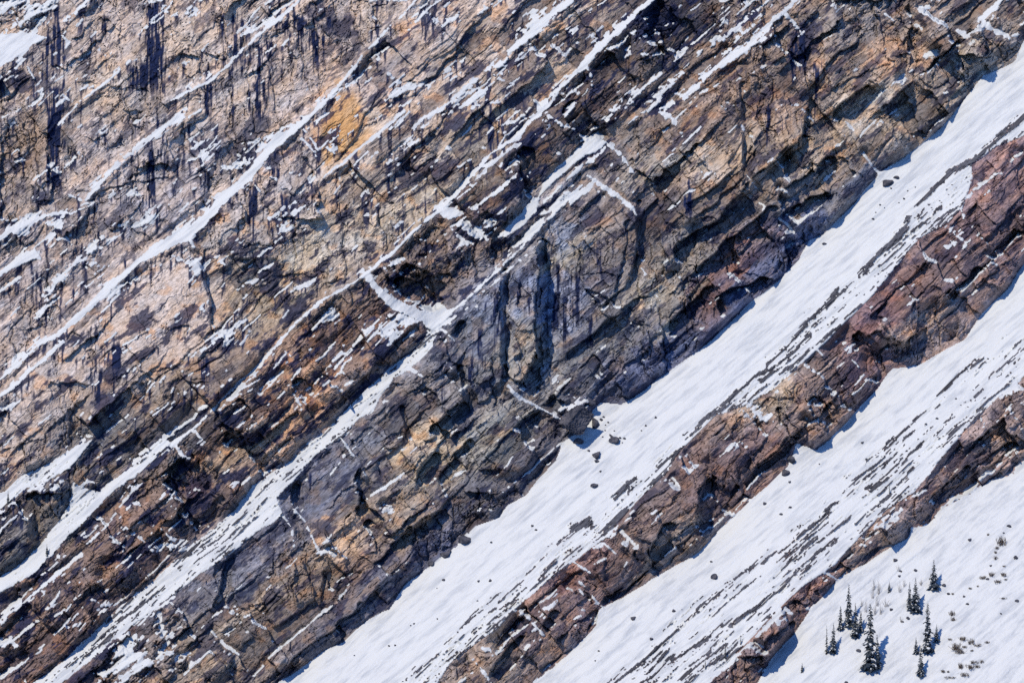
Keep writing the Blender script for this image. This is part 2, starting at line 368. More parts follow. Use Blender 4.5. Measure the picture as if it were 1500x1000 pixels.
# rock colour and roughness by place; cliff foot points also hold painted shade
CP = [
    (50, 150, 150, 130, 112, .8), (150, 60, 168, 147, 130, .6), (270, 40, 178, 153, 128, .5), (380, 40, 168, 147, 130, .6), (140, 130, 160, 140, 120, .7),
    (40, 210, 140, 116, 95, .8), (150, 210, 156, 138, 125, .7), (30, 265, 150, 132, 118, .7), (250, 270, 150, 139, 136, .7), (350, 130, 172, 152, 134, .5),
    (340, 220, 132, 117, 108, .8), (230, 440, 186, 164, 146, .35), (265, 480, 182, 158, 138, .4), (20, 440, 152, 134, 122, .8), (100, 540, 168, 148, 132, .45), (60, 610, 162, 143, 128, .5),
    (200, 560, 155, 135, 118, .6), (360, 300, 160, 142, 128, .6), (380, 350, 150, 133, 118, .7), (440, 255, 160, 142, 128, .6), (430, 385, 172, 154, 126, .5), (455, 150, 165, 145, 130, .5), (470, 262, 160, 142, 126, .5), (545, 215, 165, 146, 126, .5), (430, 215, 158, 140, 128, .5), (520, 120, 168, 148, 132, .5), (560, 245, 155, 135, 115, .6),
    (500, 180, 232, 165, 78, .3), (494, 222, 222, 170, 95, .3), (508, 150, 222, 165, 95, .3), (530, 165, 182, 158, 132, .4), (555, 125, 165, 145, 132, .5), (620, 60, 168, 145, 126, .55), (680, 60, 158, 137, 118, .6), (575, 40, 165, 145, 128, .5),
    (640, 230, 152, 131, 110, .7), (560, 300, 152, 131, 106, .6), (600, 310, 168, 146, 116, .5), (690, 220, 168, 146, 116, .5), (515, 350, 160, 146, 128, .5), (790, 85, 168, 142, 116, .5),
    (400, 430, 142, 122, 95, .7), (330, 560, 120, 100, 84, .9), (250, 590, 132, 112, 92, .8), (150, 640, 98, 92, 90, .9), (250, 620, 90, 86, 86, 1), (50, 770, 100, 92, 86, .9),
    (60, 890, 116, 90, 76, .9), (180, 790, 120, 92, 76, .9), (300, 690, 116, 88, 70, 1), (400, 570, 125, 93, 70, .9), (480, 500, 112, 83, 66, 1), (560, 460, 106, 79, 66, 1),
    (600, 380, 110, 90, 78, .9), (690, 310, 96, 76, 68, 1), (780, 220, 88, 72, 66, 1), (850, 150, 90, 73, 66, 1), (960, 50, 74, 66, 66, 1), (60, 960, 106, 80, 70, 1), (430, 545, 160, 115, 72, .8), (340, 670, 150, 118, 82, .8), (415, 625, 165, 118, 72, .8),
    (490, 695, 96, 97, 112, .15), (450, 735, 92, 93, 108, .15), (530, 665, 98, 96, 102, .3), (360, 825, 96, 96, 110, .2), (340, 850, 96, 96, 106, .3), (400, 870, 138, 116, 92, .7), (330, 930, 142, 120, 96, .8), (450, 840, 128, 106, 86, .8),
    (500, 800, 165, 132, 96, .7), (560, 700, 106, 96, 92, .9), (610, 652, 185, 155, 112, .7), (640, 690, 145, 126, 98, .9), (580, 760, 134, 110, 84, .9), (520, 860, 116, 92, 76, 1), (690, 600, 108, 105, 108, .6),
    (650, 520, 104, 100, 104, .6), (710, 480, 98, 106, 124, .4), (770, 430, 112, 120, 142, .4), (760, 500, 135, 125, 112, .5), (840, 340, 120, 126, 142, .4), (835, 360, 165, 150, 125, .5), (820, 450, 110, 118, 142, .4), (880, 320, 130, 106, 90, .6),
    (890, 390, 120, 106, 98, .5), (960, 300, 104, 88, 82, .7), (970, 250, 150, 138, 120, .6), (1000, 200, 122, 98, 80, .8), (1050, 160, 140, 110, 84, .8), (1050, 230, 158, 130, 98, .8), (1120, 130, 122, 98, 80, .9), (1170, 200, 140, 116, 90, .9),
    (1160, 150, 150, 118, 90, .8), (1250, 120, 134, 112, 90, .8), (1275, 165, 158, 140, 118, .5), (1300, 180, 148, 126, 100, .9), (1330, 60, 138, 114, 94, .9), (1300, 90, 170, 125, 80, .8), (1420, 100, 145, 126, 106, .9), (1480, 30, 138, 120, 104, .9), (1260, 40, 126, 112, 102, .9),
    (960, 435, 140, 128, 108, .8), (1000, 400, 118, 108, 100, .9), (1100, 390, 125, 84, 78, .6), (1150, 300, 112, 102, 98, .9), (1205, 225, 160, 130, 96, .7), (1230, 300, 106, 102, 106, .8), (1040, 450, 108, 78, 76, .8), (880, 510, 106, 105, 108, .8),
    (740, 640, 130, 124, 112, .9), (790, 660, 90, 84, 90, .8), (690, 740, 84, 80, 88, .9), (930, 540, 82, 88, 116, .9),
    (1000, 500, 76, 86, 116, .9), (1075, 445, 74, 82, 114, .9), (1130, 400, 76, 84, 114, .9), (1180, 340, 78, 86, 116, .9), (1235, 292, 92, 95, 110, .8), (640, 800, 76, 82, 108, .9), (560, 875, 88, 84, 94, .9), (500, 925, 90, 84, 90, .9),  # cliff foot: bluish grey rock, darkened further with shade put into the colour
    (1450, 260, 142, 98, 90, .7), (1480, 330, 122, 88, 86, .7), (1350, 430, 132, 94, 82, .7), (1335, 480, 165, 130, 105, .5), (1300, 455, 138, 88, 84, .6), (1280, 520, 122, 82, 84, .6), (1180, 590, 140, 106, 86, .8), (1130, 580, 165, 135, 98, .7), (1100, 660, 124, 88, 78, .9),
    (950, 750, 126, 96, 82, .8), (800, 900, 122, 90, 76, .9), (850, 900, 118, 86, 82, .9), (825, 830, 150, 95, 75, .8), (720, 980, 145, 118, 92, .8), (1050, 700, 114, 82, 76, .9), (770, 960, 132, 102, 84, .8), (990, 800, 140, 112, 90, .7),
    (1450, 630, 140, 108, 92, 1), (1380, 700, 134, 98, 84, 1), (1280, 790, 145, 112, 92, 1), (1200, 860, 146, 98, 82, 1), (1150, 910, 128, 92, 82, 1), (1080, 980, 128, 95, 85, 1),
]
# wet streaks below the ledges: u, v0, v1, half width
WET = [(85, 5, 115, 7), (78, 125, 290, 9), (226, 0, 140, 10), (222, 215, 330, 5), (232, 300, 350, 3), (340, 95, 185, 2.5), (378, 62, 190, 4), (366, 60, 110, 3), (390, 55, 100, 3), (196, 95, 150, 5), (212, 90, 145, 8),
       (345, 20, 75, 3), (355, 25, 60, 2), (325, 15, 70, 3), (420, 25, 62, 4), (435, 20, 60, 4), (305, 90, 190, 3), (68, 60, 130, 4), (155, 20, 75, 2), (275, 180, 215, 5), (258, 235, 300, 3),
       (430, 300, 345, 4), (400, 330, 360, 3), (365, 290, 330, 2.5), (170, 500, 560, 7), (140, 520, 545, 5), (300, 520, 570, 6), (460, 40, 110, 6), (480, 20, 60, 5), (395, 20, 55, 3)]
_r = random.Random(5)
WET += [(725, 420, 520, 3), (702, 480, 560, 4), (760, 420, 455, 2), (815, 380, 500, 4), (845, 400, 480, 3), (865, 460, 520, 3), (776, 430, 480, 2), (690, 520, 590, 3), (712, 440, 480, 2), (828, 430, 520, 3), (1175, 30, 120, 6), (1160, 60, 140, 4), (1195, 90, 180, 3), (1125, 150, 230, 3), (980, 330, 380, 4), (1010, 260, 330, 3), (440, 700, 735, 3), (455, 690, 725, 2), (650, 560, 620, 3), (880, 350, 420, 3)]
for (ua, ub, va, vb, n_) in ((320, 445, 15, 90, 22), (330, 400, 95, 130, 8), (62, 98, 20, 200, 9), (212, 240, 0, 210, 8), (420, 485, 10, 70, 12), (130, 170, 480, 540, 6), (330, 470, 210, 320, 14), (200, 300, 190, 240, 8), (20, 200, 330, 420, 12), (560, 640, 180, 250, 8), (690, 760, 140, 190, 8)):
    for _ in range(n_):
        v_0 = _r.uniform(va, vb)
        WET.append((_r.uniform(ua, ub), v_0, v_0 + _r.uniform(25, 75), _r.uniform(0.8, 2.6)))
DARKSPOTS = [(165, 545, 26, 22), (400, 425, 26, 16), (450, 410, 25, 14), (30, 120, 40, 20), (290, 715, 34, 30), (345, 700, 18, 14), (150, 950, 40, 18), (210, 880, 22, 14), (300, 215, 30, 22), (360, 230, 24, 20), (55, 290, 24, 16), (500, 40, 40, 26),
             (470, 20, 30, 20), (640, 250, 30, 26), (600, 255, 26, 22), (760, 150, 25, 20), (690, 340, 30, 18), (760, 270, 22, 30), (960, 30, 50, 40), (1180, 60, 30, 50), (400, 230, 20, 20), (430, 300, 26, 26), (395, 400, 40, 22), (330, 500, 20, 30)]


def srgb2lin(c):
    c = np.asarray(c, f32) / 255.0
    return np.where(c <= 0.04045, c / 12.92, ((c + 0.055) / 1.055) ** 2.4)


def seg_dist(P, pts, default_w=None):
    """distance to a polyline minus interpolated half width, positive inside"""
    U, V = P
    best = np.full(U.shape, -1e3, f32)
    for a, b in zip(pts[:-1], pts[1:]):
        ax, ay = a[0], a[1]
        bx, by = b[0], b[1]
        wa = a[2] if len(a) > 2 else default_w
        wb = b[2] if len(b) > 2 else default_w
        dx, dy = bx - ax, by - ay
        L = dx * dx + dy * dy + 1e-6
        t = np.clip(((U - ax) * dx + (V - ay) * dy) / L, 0, 1)
        d = np.hypot(U - ax - t * dx, V - ay - t * dy)
        best = np.maximum(best, wa + (wb - wa) * t - d)
    return best


def poly_sd(P, pts):
    U, V = P
    d = np.full(U.shape, 1e6, f32)
    ins = np.zeros(U.shape, bool)
    n = len(pts)
    for i in range(n):
        ax, ay = pts[i]
        bx, by = pts[(i + 1) % n]
        dx, dy = bx - ax, by - ay
        L = dx * dx + dy * dy + 1e-6
        t = np.clip(((U - ax) * dx + (V - ay) * dy) / L, 0, 1)
        d = np.minimum(d, np.hypot(U - ax - t * dx, V - ay - t * dy))
        c = ((ay > V) != (by > V)) & (U < (bx - ax) * (V - ay) / (by - ay + (1e-9 if by == ay else 0)) + ax)
        ins ^= c
    return np.where(ins, d, -d)


class Grid:
    def __init__(g, u1, v1):
        g.u1, g.v1 = u1.astype(f32), v1.astype(f32)
        g.U, g.V = np.meshgrid(g.u1, g.v1)
        g.shape = g.U.shape

    def box(g, pts, pad):
        us = [p[0] for p in pts]
        vv = [p[1] for p in pts]
        i0, i1 = np.searchsorted(g.u1, [min(us) - pad, max(us) + pad])
        j0, j1 = np.searchsorted(g.v1, [min(vv) - pad, max(vv) + pad])
        return slice(j0, j1), slice(i0, i1)


def snow_shapes(g, wu, wv, rag):
    """hand drawn snow: score > 0 inside; also an id of the shape"""
    S = np.full(g.shape, -50.0, f32)
    ID = np.zeros(g.shape, np.int16)
    Uw, Vw = g.U + wu, g.V + wv
    lw = fbm((g.U * CS - g.V * SN) / 24, (g.U * SN + g.V * CS) / 30, 39, 2)
    s1 = np.minimum(Vw - line(G1UP, Uw), line(RAUP, Uw) - Vw) * 0.75
    s2 = np.minimum(Vw - line(RALO, Uw), line(RBUP, Uw) - Vw) * 0.75
    s3 = (Vw - line(RBLO, Uw)) * 0.75
    for k, s in ((1, s1), (2, s2), (3, s3)):
        ID = np.where(s > S, k, ID)
        S = np.maximum(S, s)
    for k, (nm, pts) in enumerate(POLY.items()):
        sl = g.box(pts, 30)
        s = poly_sd((Uw[sl], Vw[sl]), pts) + rag[sl] * 1.6
        ID[sl] = np.where((s > S[sl]) & (s > -1), 10 + k, ID[sl])
        S[sl] = np.maximum(S[sl], s)
    for pts, r in LINES:
        sl = g.box(pts, 24)
        s = seg_dist((Uw[sl], Vw[sl]), [(p[0], p[1], p[2] * 0.78) for p in pts]) * 1.0 + rag[sl] * r * 1.3 - 0.3 * r + 1.3 * lw[sl]
        ID[sl] = np.where((s > S[sl]) & (s > -1), 9, ID[sl])
        S[sl] = np.maximum(S[sl], s)
    return S, ID


# ---- coarse grid: solve for a surface that has the slopes we ask for
CST = 2.5
cg = Grid(np.arange(-340, 1841, CST), np.arange(-270, 1271, CST))
U, V = cg.U, cg.V
T = U * CS - V * SN                       # along the beds
Sx = U * SN + V * CS                      # across the beds
n1 = fbm(U / 60, V / 60, 11, 3)
n2 = fbm(U / 60, V / 60, 21, 3)
warp_u_c = 5 * n1
warp_v_c = 5 * n2
rag_c = fbm(T / 14, Sx / 7, 31, 2)
S_c, ID_c = snow_shapes(cg, warp_u_c * 0.4, warp_v_c * 0.4, rag_c)
snow_c = sstep(-2.5, 2.5, S_c)
big_c = ((ID_c > 0) & (ID_c != 9) & (S_c > 0)).astype(f32)

gz = np.full(cg.shape, 0.30, f32) + 0.16 * n1
gx = np.full(cg.shape, -0.05, f32) + 0.22 * n2
# broad ribs and bays across the walls
rb = fbm(T / 110, Sx / 70, 41, 3)
rc = fbm(T / 110, Sx / 70, 47, 3)
gx += 0.32 * rb
gz += 0.20 * rc
# undercut foot of each band above a wide snow bed
under = np.zeros(cg.shape, f32)
for k in range(2, 15):
    ddu, ddv = int(round(k * SN)), int(round(k * CS))
    sh = np.roll(np.roll(big_c, -ddu, 1), -ddv, 0)
    under = np.maximum(under, sh * (1 - (k - 2) / 14.0))
sh9 = blur(under, 2) * (0.75 + 0.6 * fbm(T / 50, Sx / 50, 53, 2))
wide = sstep(0.1, 0.5, sh9)
gx += 0.70 * sh9
gz -= 0.75 * sh9
for pts, w, a, b in STEPS:
    sl = cg.box(pts, 40)
    d = seg_dist((U[sl] + warp_u_c[sl], V[sl] + warp_v_c[sl]), pts, w) + 1.5 * rag_c[sl]
    m = sstep(-2.5, 1.5, d)
    gx[sl] = gx[sl] * (1 - m) + a * m
    gz[sl] = gz[sl] * (1 - m) + b * m
# snow beds lie back
sgz = 0.95 + 0.18 * fbm(T / 160, Sx / 60, 61, 2)
sgx = -0.10 + 0.15 * fbm(T / 160, Sx / 60, 67, 2)
thin = (ID_c == 9)
gz = gz * (1 - snow_c) + snow_c * np.where(thin, 1.5, sgz)
gx = gx * (1 - snow_c) + snow_c * np.where(thin, -0.7, sgx)

h = M_PER_PX * CST
dYu = gx * h
dYv = -gz * h
div = np.zeros(cg.shape, np.float64)
eu = 0.5 * (dYu[:, 1:] + dYu[:, :-1])
ev = 0.5 * (dYv[1:] + dYv[:-1])
div[:, :-1] += eu
div[:, 1:] -= eu
div[:-1] += ev
div[1:] -= ev
ext = np.concatenate([div, div[:, ::-1]], 1)
ext = np.concatenate([ext, ext[::-1]], 0)
F = np.fft.rfft2(ext)
ky = np.fft.fftfreq(ext.shape[0])[:, None]
kx = np.fft.rfftfreq(ext.shape[1])[None, :]
den = 2 * np.cos(2 * np.pi * kx) + 2 * np.cos(2 * np.pi * ky) - 4
den[0, 0] = 1
F = F / den
F[0, 0] = 0
Yc = np.fft.irfft2(F, ext.shape)[:cg.shape[0], :cg.shape[1]].astype(f32)
Yc -= np.median(Yc[108:508, 136:736])

# ---- fine grid


def axis(a, b, lo, hi, step):
    inner = np.arange(a, b + 0.01, step)
    left, right = [], []
    x, d = a, step
    while x > lo:
        d = min(d * 1.06, 9)
        x -= d
        left.append(x)
    x, d = b, step
    while x < hi:
        d = min(d * 1.06, 9)
        x += d
        right.append(x)
    return np.array(left[::-1] + list(inner) + right)


STEP = 1.3
fg = Grid(axis(-12, 1512, -320, 1820, STEP), axis(-12, 1012, -250, 1250, STEP))


def interp_matrix(src, dst):
    """Catmull-Rom interpolation weights"""
    x = (dst - src[0]) / (src[1] - src[0])
    i = np.clip(np.floor(x).astype(int), 1, len(src) - 3)
    t = x - i
    M = np.zeros((len(dst), len(src)), f32)
    r = np.arange(len(dst))
    M[r, i - 1] = -0.5 * t + t ** 2 - 0.5 * t ** 3
    M[r, i] = 1 - 2.5 * t ** 2 + 1.5 * t ** 3
    M[r, i + 1] = 0.5 * t + 2 * t ** 2 - 1.5 * t ** 3
    M[r, i + 2] = -0.5 * t ** 2 + 0.5 * t ** 3
    return M


MV = interp_matrix(cg.v1, fg.v1)
MU = interp_matrix(cg.u1, fg.u1).T


def up(a):
    return (MV @ a.astype(f32) @ MU).astype(f32)


Y0 = up(Yc)
Uc, Vc, Tc, Sc = U, V, T, Sx
U, V = fg.U, fg.V
T = U * CS - V * SN
Sx = U * SN + V * CS
wu, wv = up(warp_u_c), up(warp_v_c)

rag = fbm(T / 13, Sx / 6, 31, 3) + 0.35 * fbm(U / 4, V / 4, 36, 1)
S, ID = snow_shapes(fg, wu * 0.4 + 0.5 * rag, wv * 0.4 - 0.5 * rag, rag)

# outcrops breaking through the snow beds along their lower side
def zone(up_line, lo_line, g_u, g_v):
    a, b = line(up_line, g_u), line(lo_line, g_u)
    return np.clip((g_v - a) / np.maximum(b - a, 8), -1, 1.2)


z1 = zone(ST1, RAUP, U, V)
z2 = zone(ST2, RBUP, U, V)
st = 0.6 * fbm((T + 2 * wu) / 90, (Sx + 0.5 * wv) / 4.4, 71, 4, 0.6) + 0.65 * fbm((T + wu) / 30, (Sx + 0.3 * wv) / 2.0, 73, 3, 0.6) + 0.2 * fbm(T / 5, Sx / 2.2, 75, 1)
cl = fbm(T / 120, Sx / 22, 77, 3)
d1 = np.where(z1 > 0, 0.08 + 0.52 * z1 + 0.28 * cl, -1)
d2 = np.where(z2 > 0, 0.20 + 0.60 * cl + 0.12 * np.sin(z2 * 3.1), -1)
SLABS = [([(900, 1000), (935, 970), (965, 945), (1000, 915), (1030, 885), (1060, 860), (1100, 828)], 3), ([(985, 965), (1005, 955), (1040, 930), (1060, 915), (1095, 895)], 4), ([(1140, 810), (1180, 775), (1230, 735)], 3),
         ([(1150, 830), (1200, 790), (1240, 760)], 2.5), ([(1070, 915), (1120, 880), (1180, 830), (1215, 795)], 3), ([(1190, 820), (1225, 790)], 4), ([(1240, 700), (1290, 660), (1330, 625)], 2), ([(1370, 640), (1400, 600), (1440, 570)], 1.5),
         ([(1270, 715), (1300, 700)], 4), ([(1400, 555), (1425, 535), (1442, 528)], 3), ([(1000, 995), (1040, 960), (1070, 940)], 4), ([(1060, 590), (1090, 565), (1115, 545)], 4), ([(1120, 540), (1150, 510), (1180, 475)], 3), ([(1155, 520), (1185, 490)], 5),
         ([(1170, 480), (1215, 440), (1230, 425)], 2.5), ([(1210, 450), (1240, 425), (1270, 395)], 5), ([(1260, 400), (1290, 372), (1300, 360)], 4), ([(1290, 370), (1325, 335), (1330, 320)], 6), ([(1345, 300), (1370, 275), (1400, 250)], 4),
         ([(1390, 255), (1430, 232), (1470, 195), (1500, 170)], 6), ([(1345, 320), (1375, 300), (1400, 275)], 3), ([(840, 772), (862, 762)], 8), ([(885, 785), (915, 750)], 9), ([(930, 740), (960, 705), (990, 672)], 4), ([(795, 845), (815, 825)], 4),
         ([(665, 965), (700, 940)], 4), ([(650, 945), (690, 905), (730, 870)], 1.5), ([(730, 880), (790, 825), (850, 770)], 1.5), ([(900, 730), (930, 700)], 4), ([(1310, 690), (1350, 650), (1400, 610)], 2), ([(1255, 765), (1300, 725), (1330, 700)], 2.5),
         ([(1005, 640), (1040, 610), (1070, 590)], 4), ([(1110, 560), (1130, 545)], 5)]
slab_s = np.full(fg.shape, -20.0, f32)
for pts, w in SLABS:
    sl = fg.box(pts, 25)
    slab_s[sl] = np.maximum(slab_s[sl], seg_dist((U[sl] + 0.7 * wu[sl], V[sl] + 0.7 * wv[sl]), pts, w * 0.9))
dens = np.where(ID == 1, d1, np.where(ID == 2, d2, -1))
sh = st - (0.62 - dens * 0.95)
sh = np.maximum(np.where(dens > -0.5, sh, -9), (slab_s + 5.5 * st - 0.4) * 0.12 * (slab_s > -8) - 9.0 * (slab_s <= -8))
shard_in_snow = (ID >= 1) & (ID <= 2) & (sh > 0) & (S > 0.5)
ramp_id = 10 + list(POLY).index('ramp')
two_id = 10 + list(POLY).index('slope_of_two_lobes')
tap_id = 10 + list(POLY).index('tapering_snowfield')
sh_r = st - (0.26 - 0.40 * cl)
shard_ramp = ((ID == ramp_id) & (sh_r > 0) & (S > 0.5)) | (np.isin(ID, (two_id, tap_id)) & (sh_r > 0.30))
shard_in_snow |= shard_ramp
sh_amt = np.where(shard_ramp, sh_r, sh)
S = np.where(shard_in_snow, -np.clip(sh_amt * 14, 0.6, 6), S)

# ---- rock colour and roughness field (coarse, then refined)
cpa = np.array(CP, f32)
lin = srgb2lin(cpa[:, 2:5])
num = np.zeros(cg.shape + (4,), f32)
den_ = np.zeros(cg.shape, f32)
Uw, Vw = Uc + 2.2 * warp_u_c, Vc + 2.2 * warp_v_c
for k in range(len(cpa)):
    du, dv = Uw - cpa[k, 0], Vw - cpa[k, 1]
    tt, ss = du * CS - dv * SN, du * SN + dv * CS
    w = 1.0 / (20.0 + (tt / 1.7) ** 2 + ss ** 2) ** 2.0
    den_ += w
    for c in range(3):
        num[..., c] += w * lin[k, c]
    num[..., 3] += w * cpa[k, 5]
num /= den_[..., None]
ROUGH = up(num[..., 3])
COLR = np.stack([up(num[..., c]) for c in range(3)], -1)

# bands that the bedding cuts the mountain into
lv = [line(x, U + wu) for x in (LA, L3, L2, L1, G1UP, RALO)]
band = sum((V + wv > l).astype(np.int8) for l in lv)   # 0..6

# ---- rock relief
wl1 = fbm(U / 26, V / 26, 101, 3)
wl2 = fbm(U / 26, V / 26, 111, 3)
Tw, Sw = T + 7 * wl1, Sx + 5 * wl2
in_bedded = up(sstep(-0.1, 0.4, fbm(Tc / 200, Sc / 80, 121, 2) + 0.2))
act = (0.08 + 0.92 * up(sstep(-0.30, 0.45, fbm(Tc / 90, Sc / 55, 131, 3))))
vert = up(sstep(-0.05, 0.25, fbm(Uc / 150, Vc / 150, 141, 2) - 0.12 + 0.5 * np.exp(-((Uc - 780) / 130) ** 2 - ((Vc - 450) / 110) ** 2)
                + 0.35 * (Vc < 380) * (Uc < 520)))
h1, c1 = blocks(Tw / 78, Sw / 46, 201, 1.1, 0.3, 0.5)
h1v, c1v = blocks((U + 8 * wl1) / 36, (V + 6 * wl2) / 80, 206, 1.1, 0.3, 0.5)
h1 = h1 * (1 - vert) + h1v * 0.8 * vert
h2, c2 = blocks((Tw + 3 * wl2) / 33, Sw / 19, 211, 1.2, 0.35, 0.45)
p4, id4 = shards(U / 4.5, V / 3.6, 255, 0.9)


def beds(along, across, mean, length, seed, smooth=0.5):
    """Beds with uneven thickness, each broken by cross joints into blocks that stand proud by different amounts.
    Returns relief, a random number for each block, nearness to a joint."""
    r_ = np.random.RandomState(seed)
    lo, hi = float(across.min()) - 60, float(across.max()) + 60
    thick = mean * np.exp(r_.normal(0, 0.55, int((hi - lo) / mean * 1.6)))
    pos = lo + np.cumsum(thick)
    i = np.searchsorted(pos, across.ravel()).reshape(across.shape)
    i = np.clip(i, 1, len(pos) - 1)
    d_top = across - pos[i - 1]
    d_bot = pos[i] - across
    ii = i.astype(np.int64)
    z0 = np.zeros_like(ii)
    ln = length * (0.5 + 1.3 * rnd(ii, z0, seed + 7)) * (thick[np.minimum(i, len(thick) - 1)] / mean) ** 0.5
    q = along / ln + 31.7 * rnd(ii, z0, seed + 8)
    q = q + 0.35 * np.sin(q * 2.3 + 6.28 * rnd(ii, z0, seed + 9))
    c = np.floor(q).astype(np.int64)
    fq = q - c
    blk = rnd(ii, c, seed + 11)
    out = (blk - 0.5) * 2
    out = out * (1 - smooth) + smooth * perlin(along / (length * 1.6), ii * 3.71 + 0.13, seed + 5) * 1.6
    tl = (rnd(ii, c, seed + 12) - 0.5) * 2 * (fq - 0.5)
    th = np.maximum(pos[i] - pos[i - 1], 1e-3)
    ts = (rnd(ii, c, seed + 13) - 0.40) * 2 * (d_top / th - 0.5)
    j = np.minimum(np.minimum(d_top, d_bot), np.minimum(fq, 1 - fq) * ln)
    pres = perlin(along / (length * 0.7), ii * 5.37 + 0.31, seed + 21) + 0.5 * perlin(along / 14.0, ii * 2.37 + 0.31, seed + 22)
    hair = (d_top - 0.3 < 1.1 + 1.6 * np.clip(pres, 0, 1)) * np.clip(pres, -1, 1)
    return (out + 0.8 * tl - 0.7 * ts).astype(f32), blk.astype(f32), j.astype(f32), hair.astype(f32)


wB1 = up(fbm(Uc / 120, Vc / 120, 125, 3))
al, ac = T + 4 * wl1, Sx + 9 * wB1 + 1.8 * wl2 + 0.03 * T
b1, id2, j1, hair1 = beds(al, ac, 27.0, 95.0, 301, 0.45)
b2, id3, j2, hair2 = beds(al + 9, ac + 1.0 * wl1, 9.5, 46.0, 331, 0.4)
b3, idb, j3, _h = beds(al + 3, ac + 0.8 * wl1, 3.8, 17.0, 361, 0.4)
v1_, idv, jv, _h = beds(V * 0.98 + 0.2 * U + 6 * wl2, U - 0.12 * V + 7 * wl1 + 5 * wB1, 24.0, 80.0, 391, 0.35)
v2_, idw, jw, _h = beds(V + 4 * wl2, U - 0.12 * V + 3 * wl1 + 5 * wB1, 9.0, 30.0, 395, 0.35)
p2, p3 = b2, b3
bedded = (1 - 0.75 * vert)
chunk = np.where(band >= 5, 1.35, np.where(band == 4, 1.15, 1.0))
R = 3.3 * h1 * chunk + 1.3 * h2 * (0.4 + 0.6 * act)
R += bedded * (1.5 * b1 * chunk + (0.66 * b2 + 0.22 * b3) * (0.25 + 0.75 * act)) + vert * (0.85 * v1_ + 0.35 * v2_ + 0.15 * b3) + 0.09 * p4
R += 0.22 * act * ridged(T / 30, Sx / 13, 261, 4)
R *= np.where(band <= 1, 0.85, 1.12)
rough = np.clip(ROUGH, 0.1, 1.1)
R *= (0.22 + 0.78 * rough)
PLATES = [
    ([(684, 470), (738, 402), (741, 552), (700, 592), (684, 560)], 1.5, .35), ([(746, 397), (785, 358), (795, 372), (791, 470), (785, 530), (765, 562), (745, 547)], 2.0, .35),
    ([(802, 345), (840, 300), (852, 320), (850, 400), (870, 450), (900, 470), (835, 520), (803, 540)], 0.7, .4), ([(846, 300), (872, 268), (930, 318), (935, 370), (915, 420), (880, 450), (855, 425), (850, 360)], 1.7, .5),
    ([(432, 722), (452, 690), (490, 655), (527, 690), (532, 740), (480, 790), (450, 800)], 1.0, .12), ([(330, 880), (345, 815), (410, 765), (425, 790), (395, 830)], 0.8, .15), ([(510, 640), (545, 605), (600, 560), (630, 590), (575, 660), (535, 690)], 1.0, .4),
    ([(1290, 470), (1330, 430), (1350, 440), (1338, 490), (1320, 507)], 2.2, .5), ([(1280, 462), (1350, 388), (1364, 400), (1300, 470)], 1.5, .4), ([(1130, 575), (1165, 545), (1190, 575), (1215, 625), (1190, 655), (1160, 640)], 1.6, .7),
    ([(960, 700), (1000, 662), (1035, 700), (1022, 760), (965, 802), (930, 790)], 1.6, .6), ([(740, 930), (820, 852), (880, 890), (850, 940), (790, 975)], 1.4, .7), ([(1425, 270), (1480, 230), (1500, 300), (1440, 350)], 1.3, .6), ([(1040, 640), (1090, 600), (1120, 640), (1070, 720), (1040, 700)], 1.5, .6),
    ([(1365, 400), (1410, 350), (1450, 380), (1400, 430)], 1.6, .5), ([(1220, 540), (1270, 500), (1290, 540), (1240, 600)], 1.4, .6), ([(870, 830), (930, 790), (960, 830), (890, 870)], 1.3, .6),
    ([(1000, 240), (1060, 150), (1090, 160), (1090, 260), (1040, 300), (1000, 330)], 1.5, .7), ([(1100, 110), (1180, 60), (1180, 160), (1172, 215), (1105, 265)], 1.4, .7), ([(1240, 190), (1290, 140), (1312, 200), (1270, 240)], 1.5, .5),
    ([(1110, 272), (1175, 217), (1215, 242), (1160, 290)], 1.3, .6), ([(1000, 390), (1040, 332), (1110, 290), (1150, 300), (1060, 380)], 1.2, .7), ([(590, 660), (630, 610), (650, 640), (610, 690)], 1.6, .6), ([(560, 780), (600, 740), (640, 700), (660, 730), (600, 780)], 1.2, .7),
    ([(680, 640), (740, 590), (800, 640), (760, 690), (700, 690)], 1.3, .7), ([(600, 400), (690, 302), (720, 332), (660, 402)], 1.3, .8), ([(690, 262), (755, 207), (775, 250), (740, 330), (700, 300)], 1.4, .8), ([(1200, 60), (1280, 20), (1300, 90), (1220, 130)], 1.2, .8),
    ([(1320, 130), (1400, 70), (1420, 120), (1350, 190)], 1.3, .8), ([(900, 460), (990, 400), (1010, 440), (930, 520)], 1.2, .7), ([(380, 850), (440, 815), (460, 880), (400, 920)], 1.3, .6), ([(270, 940), (330, 890), (370, 930), (310, 1000)], 1.2, .7),
    ([(150, 440), (250, 375), (300, 390), (310, 480), (250, 540), (130, 560)], 1.2, .2), ([(440, 230), (500, 128), (560, 130), (520, 200), (470, 260)], 1.1, .25), ([(20, 560), (120, 500), (150, 560), (60, 640), (0, 660)], 1.0, .3), ([(110, 120), (240, 20), (330, 20), (210, 130)], 1.0, .35),
    ([(540, 90), (620, 20), (700, 30), (640, 110), (590, 125)], 1.1, .35), ([(330, 380), (420, 250), (470, 270), (420, 350)], 1.0, .5), ([(1380, 720), (1440, 640), (1480, 600), (1500, 640), (1430, 700)], 1.3, .9), ([(1260, 815), (1300, 765), (1335, 760), (1300, 800)], 1.1, .9), ([(1195, 850), (1240, 830), (1225, 850), (1200, 880)], 1.0, .9),
]
PL = np.zeros(fg.shape, f32)
